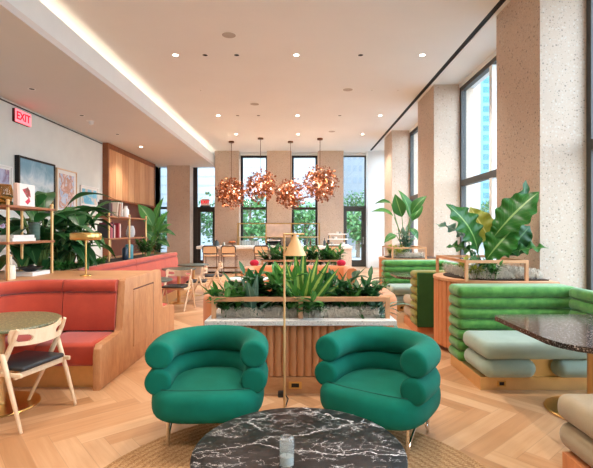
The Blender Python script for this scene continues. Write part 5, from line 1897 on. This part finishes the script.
# left planting: big dark plants behind the red booths
def paddle_plant(loc, label, mat, leaves, group, seed, Hs=(0.6, 1.2), L=(0.5, 0.8), W=(0.2, 0.3), lean=0.6, az=None):
    rr = random.Random(seed)
    t = thing('paddle_leaf_plant', label, 'plant', loc, 0, group)
    lf, st_ = MB(), MB()
    for k in range(leaves):
        a = rr.uniform(*az) if az else 6.28 * (k + rr.uniform(-.3, .3)) / leaves
        a = math.radians(a) if az else a
        d = Vector((math.cos(a), math.sin(a), 0))
        h = rr.uniform(*Hs)
        b = d * h * lean * rr.uniform(0.3, 0.7) + Vector((0, 0, h))
        l = rr.uniform(*L)
        up_ = rr.uniform(-0.35, 0.75)
        tip = b + (d + Vector((0, 0, up_))).normalized() * l
        st_.tube([d * 0.02, b * 0.55 + Vector((0, 0, h * 0.12)), b], [0.014, 0.011, 0.008], 6)
        lf.leaf(b, tip, rr.uniform(*W), bulge=l * 0.14, n=10, m=6, fold=0.12, wave=0.008, wn=2, droop=l * 0.18, shape=0.38, tone=rr.random())
    lf.build('leaves', mat, t, 180, False)
    st_.build('leaf_stalks', m['stem'], t)
    return t


G4 = 'big plants behind the red booths'
paddle_plant((-3.62, 6.15, 0.921), 'large dark paddle-leaved plant directly right of the near shelf unit', m['leaf_dark'], 26, G4, 51, (0.25, 0.95), (0.5, 0.85), (0.2, 0.32))
paddle_plant((-3.55, 6.75, 0.921), 'large dark paddle-leaved plant behind the brass table lamp', m['leaf_dark'], 26, G4, 52, (0.2, 0.85), (0.45, 0.75), (0.2, 0.3))
paddle_plant((-3.62, 7.25, 0.921), 'mid-green paddle-leaved plant left of the far shelf unit', m['leaf_mid'], 18, G4, 53, (0.2, 0.72), (0.4, 0.6), (0.16, 0.24))
paddle_plant((-3.50, 6.35, 0.921), 'low dark plant filling the foot of the planting by the near shelf', m['leaf_dark'], 22, G4, 55, (0.15, 0.5), (0.3, 0.5), (0.14, 0.2))
pp = thing('bird_of_paradise', 'tall upright paddle-leaved plant between the far shelf unit and the back column', 'plant', (-3.55, 10.15, 0.921))
root = Vector((-3.55, 10.15, 0.921))
lf, st_ = MB(), MB()
for (px, py, y, w, bs, up, bl) in ((138, 204, 10.1, 0.32, (153, 226, 10.1), (0.4, -0.8, 0.5), 0.06), (164, 197, 10.2, 0.22, (155, 226, 10.15), (-0.5, -0.8, 0.2), 0.05),
                                 (169, 211, 10.1, 0.20, (157, 232, 10.1), (-0.3, -0.8, 0.4), 0.06), (176, 236, 10.0, 0.17, (159, 234, 10.1), (0, -0.6, 0.8), 0.10),
                                 (172, 224, 10.3, 0.16, (158, 236, 10.2), (0, -0.6, 0.8), 0.08), (145, 232, 10.0, 0.2, (154, 240, 10.1), (0.2, -0.8, 0.5), 0.05),
                                 (170, 247, 10.0, 0.18, (158, 241, 10.1), (0, -0.7, 0.7), 0.06), (148, 216, 10.3, 0.22, (155, 240, 10.2), (0.3, -0.9, 0.2), 0.04)):
    b = at(*bs) - root
    tp_ = at(px, py, y) - root
    lf.leaf(b, tp_, w, bulge=bl, n=12, m=6, up=up, fold=0.12, wave=0.006, wn=2, shape=0.4, tone=R.random())
    a = Vector((R.uniform(-.06, .06), R.uniform(-.06, .06), 0))
    st_.tube([a, a.lerp(b, 0.5) + Vector((0, 0, 0.03)), b], [0.018, 0.013, 0.009], 6)
lf.build('leaves', m['leaf_mid'], pp, 180, False)
st_.build('leaf_stalks', m['stem'], pp)
stem_plant((-3.42, 9.72, 0.921), 'small green plant right of the far shelf unit behind the banquette', m['leaf_mid'], 7, 9, 0.4, 0.09, 0.18, 61, G4, 0.5)
stem_plant((-3.45, 10.6, 0.921), 'low green plant at the far end of the planting trough', m['leaf_dark'], 7, 9, 0.4, 0.09, 0.18, 62, G4, 0.5)
paddle_plant((-3.78, 6.0, 0.921), 'dark leafy plant seen through the open near shelf unit', m['leaf_dark'], 26, G4, 56, (0.1, 0.7), (0.4, 0.65), (0.18, 0.28))
paddle_plant((-3.75, 6.95, 0.921), 'low broad dark plant behind the stem of the brass table lamp', m['leaf_dark'], 22, G4, 57, (0.1, 0.5), (0.35, 0.55), (0.16, 0.24))
G5 = 'ground cover along the banquette'
for k in range(6):
    y = 6.1 + 0.27 * k
    strap = ['first', 'second', 'third', 'fourth', 'fifth', 'sixth'][k]
    stem_plant((-3.36, y, 0.921), 'small bright ground-cover plant, %s from the near shelf along the banquette back' % strap, m['leaf_bright'], 7, 7, 0.13, 0.045, 0.075, 70 + k, G5, 0.5, spread=(0.05, 0.1))
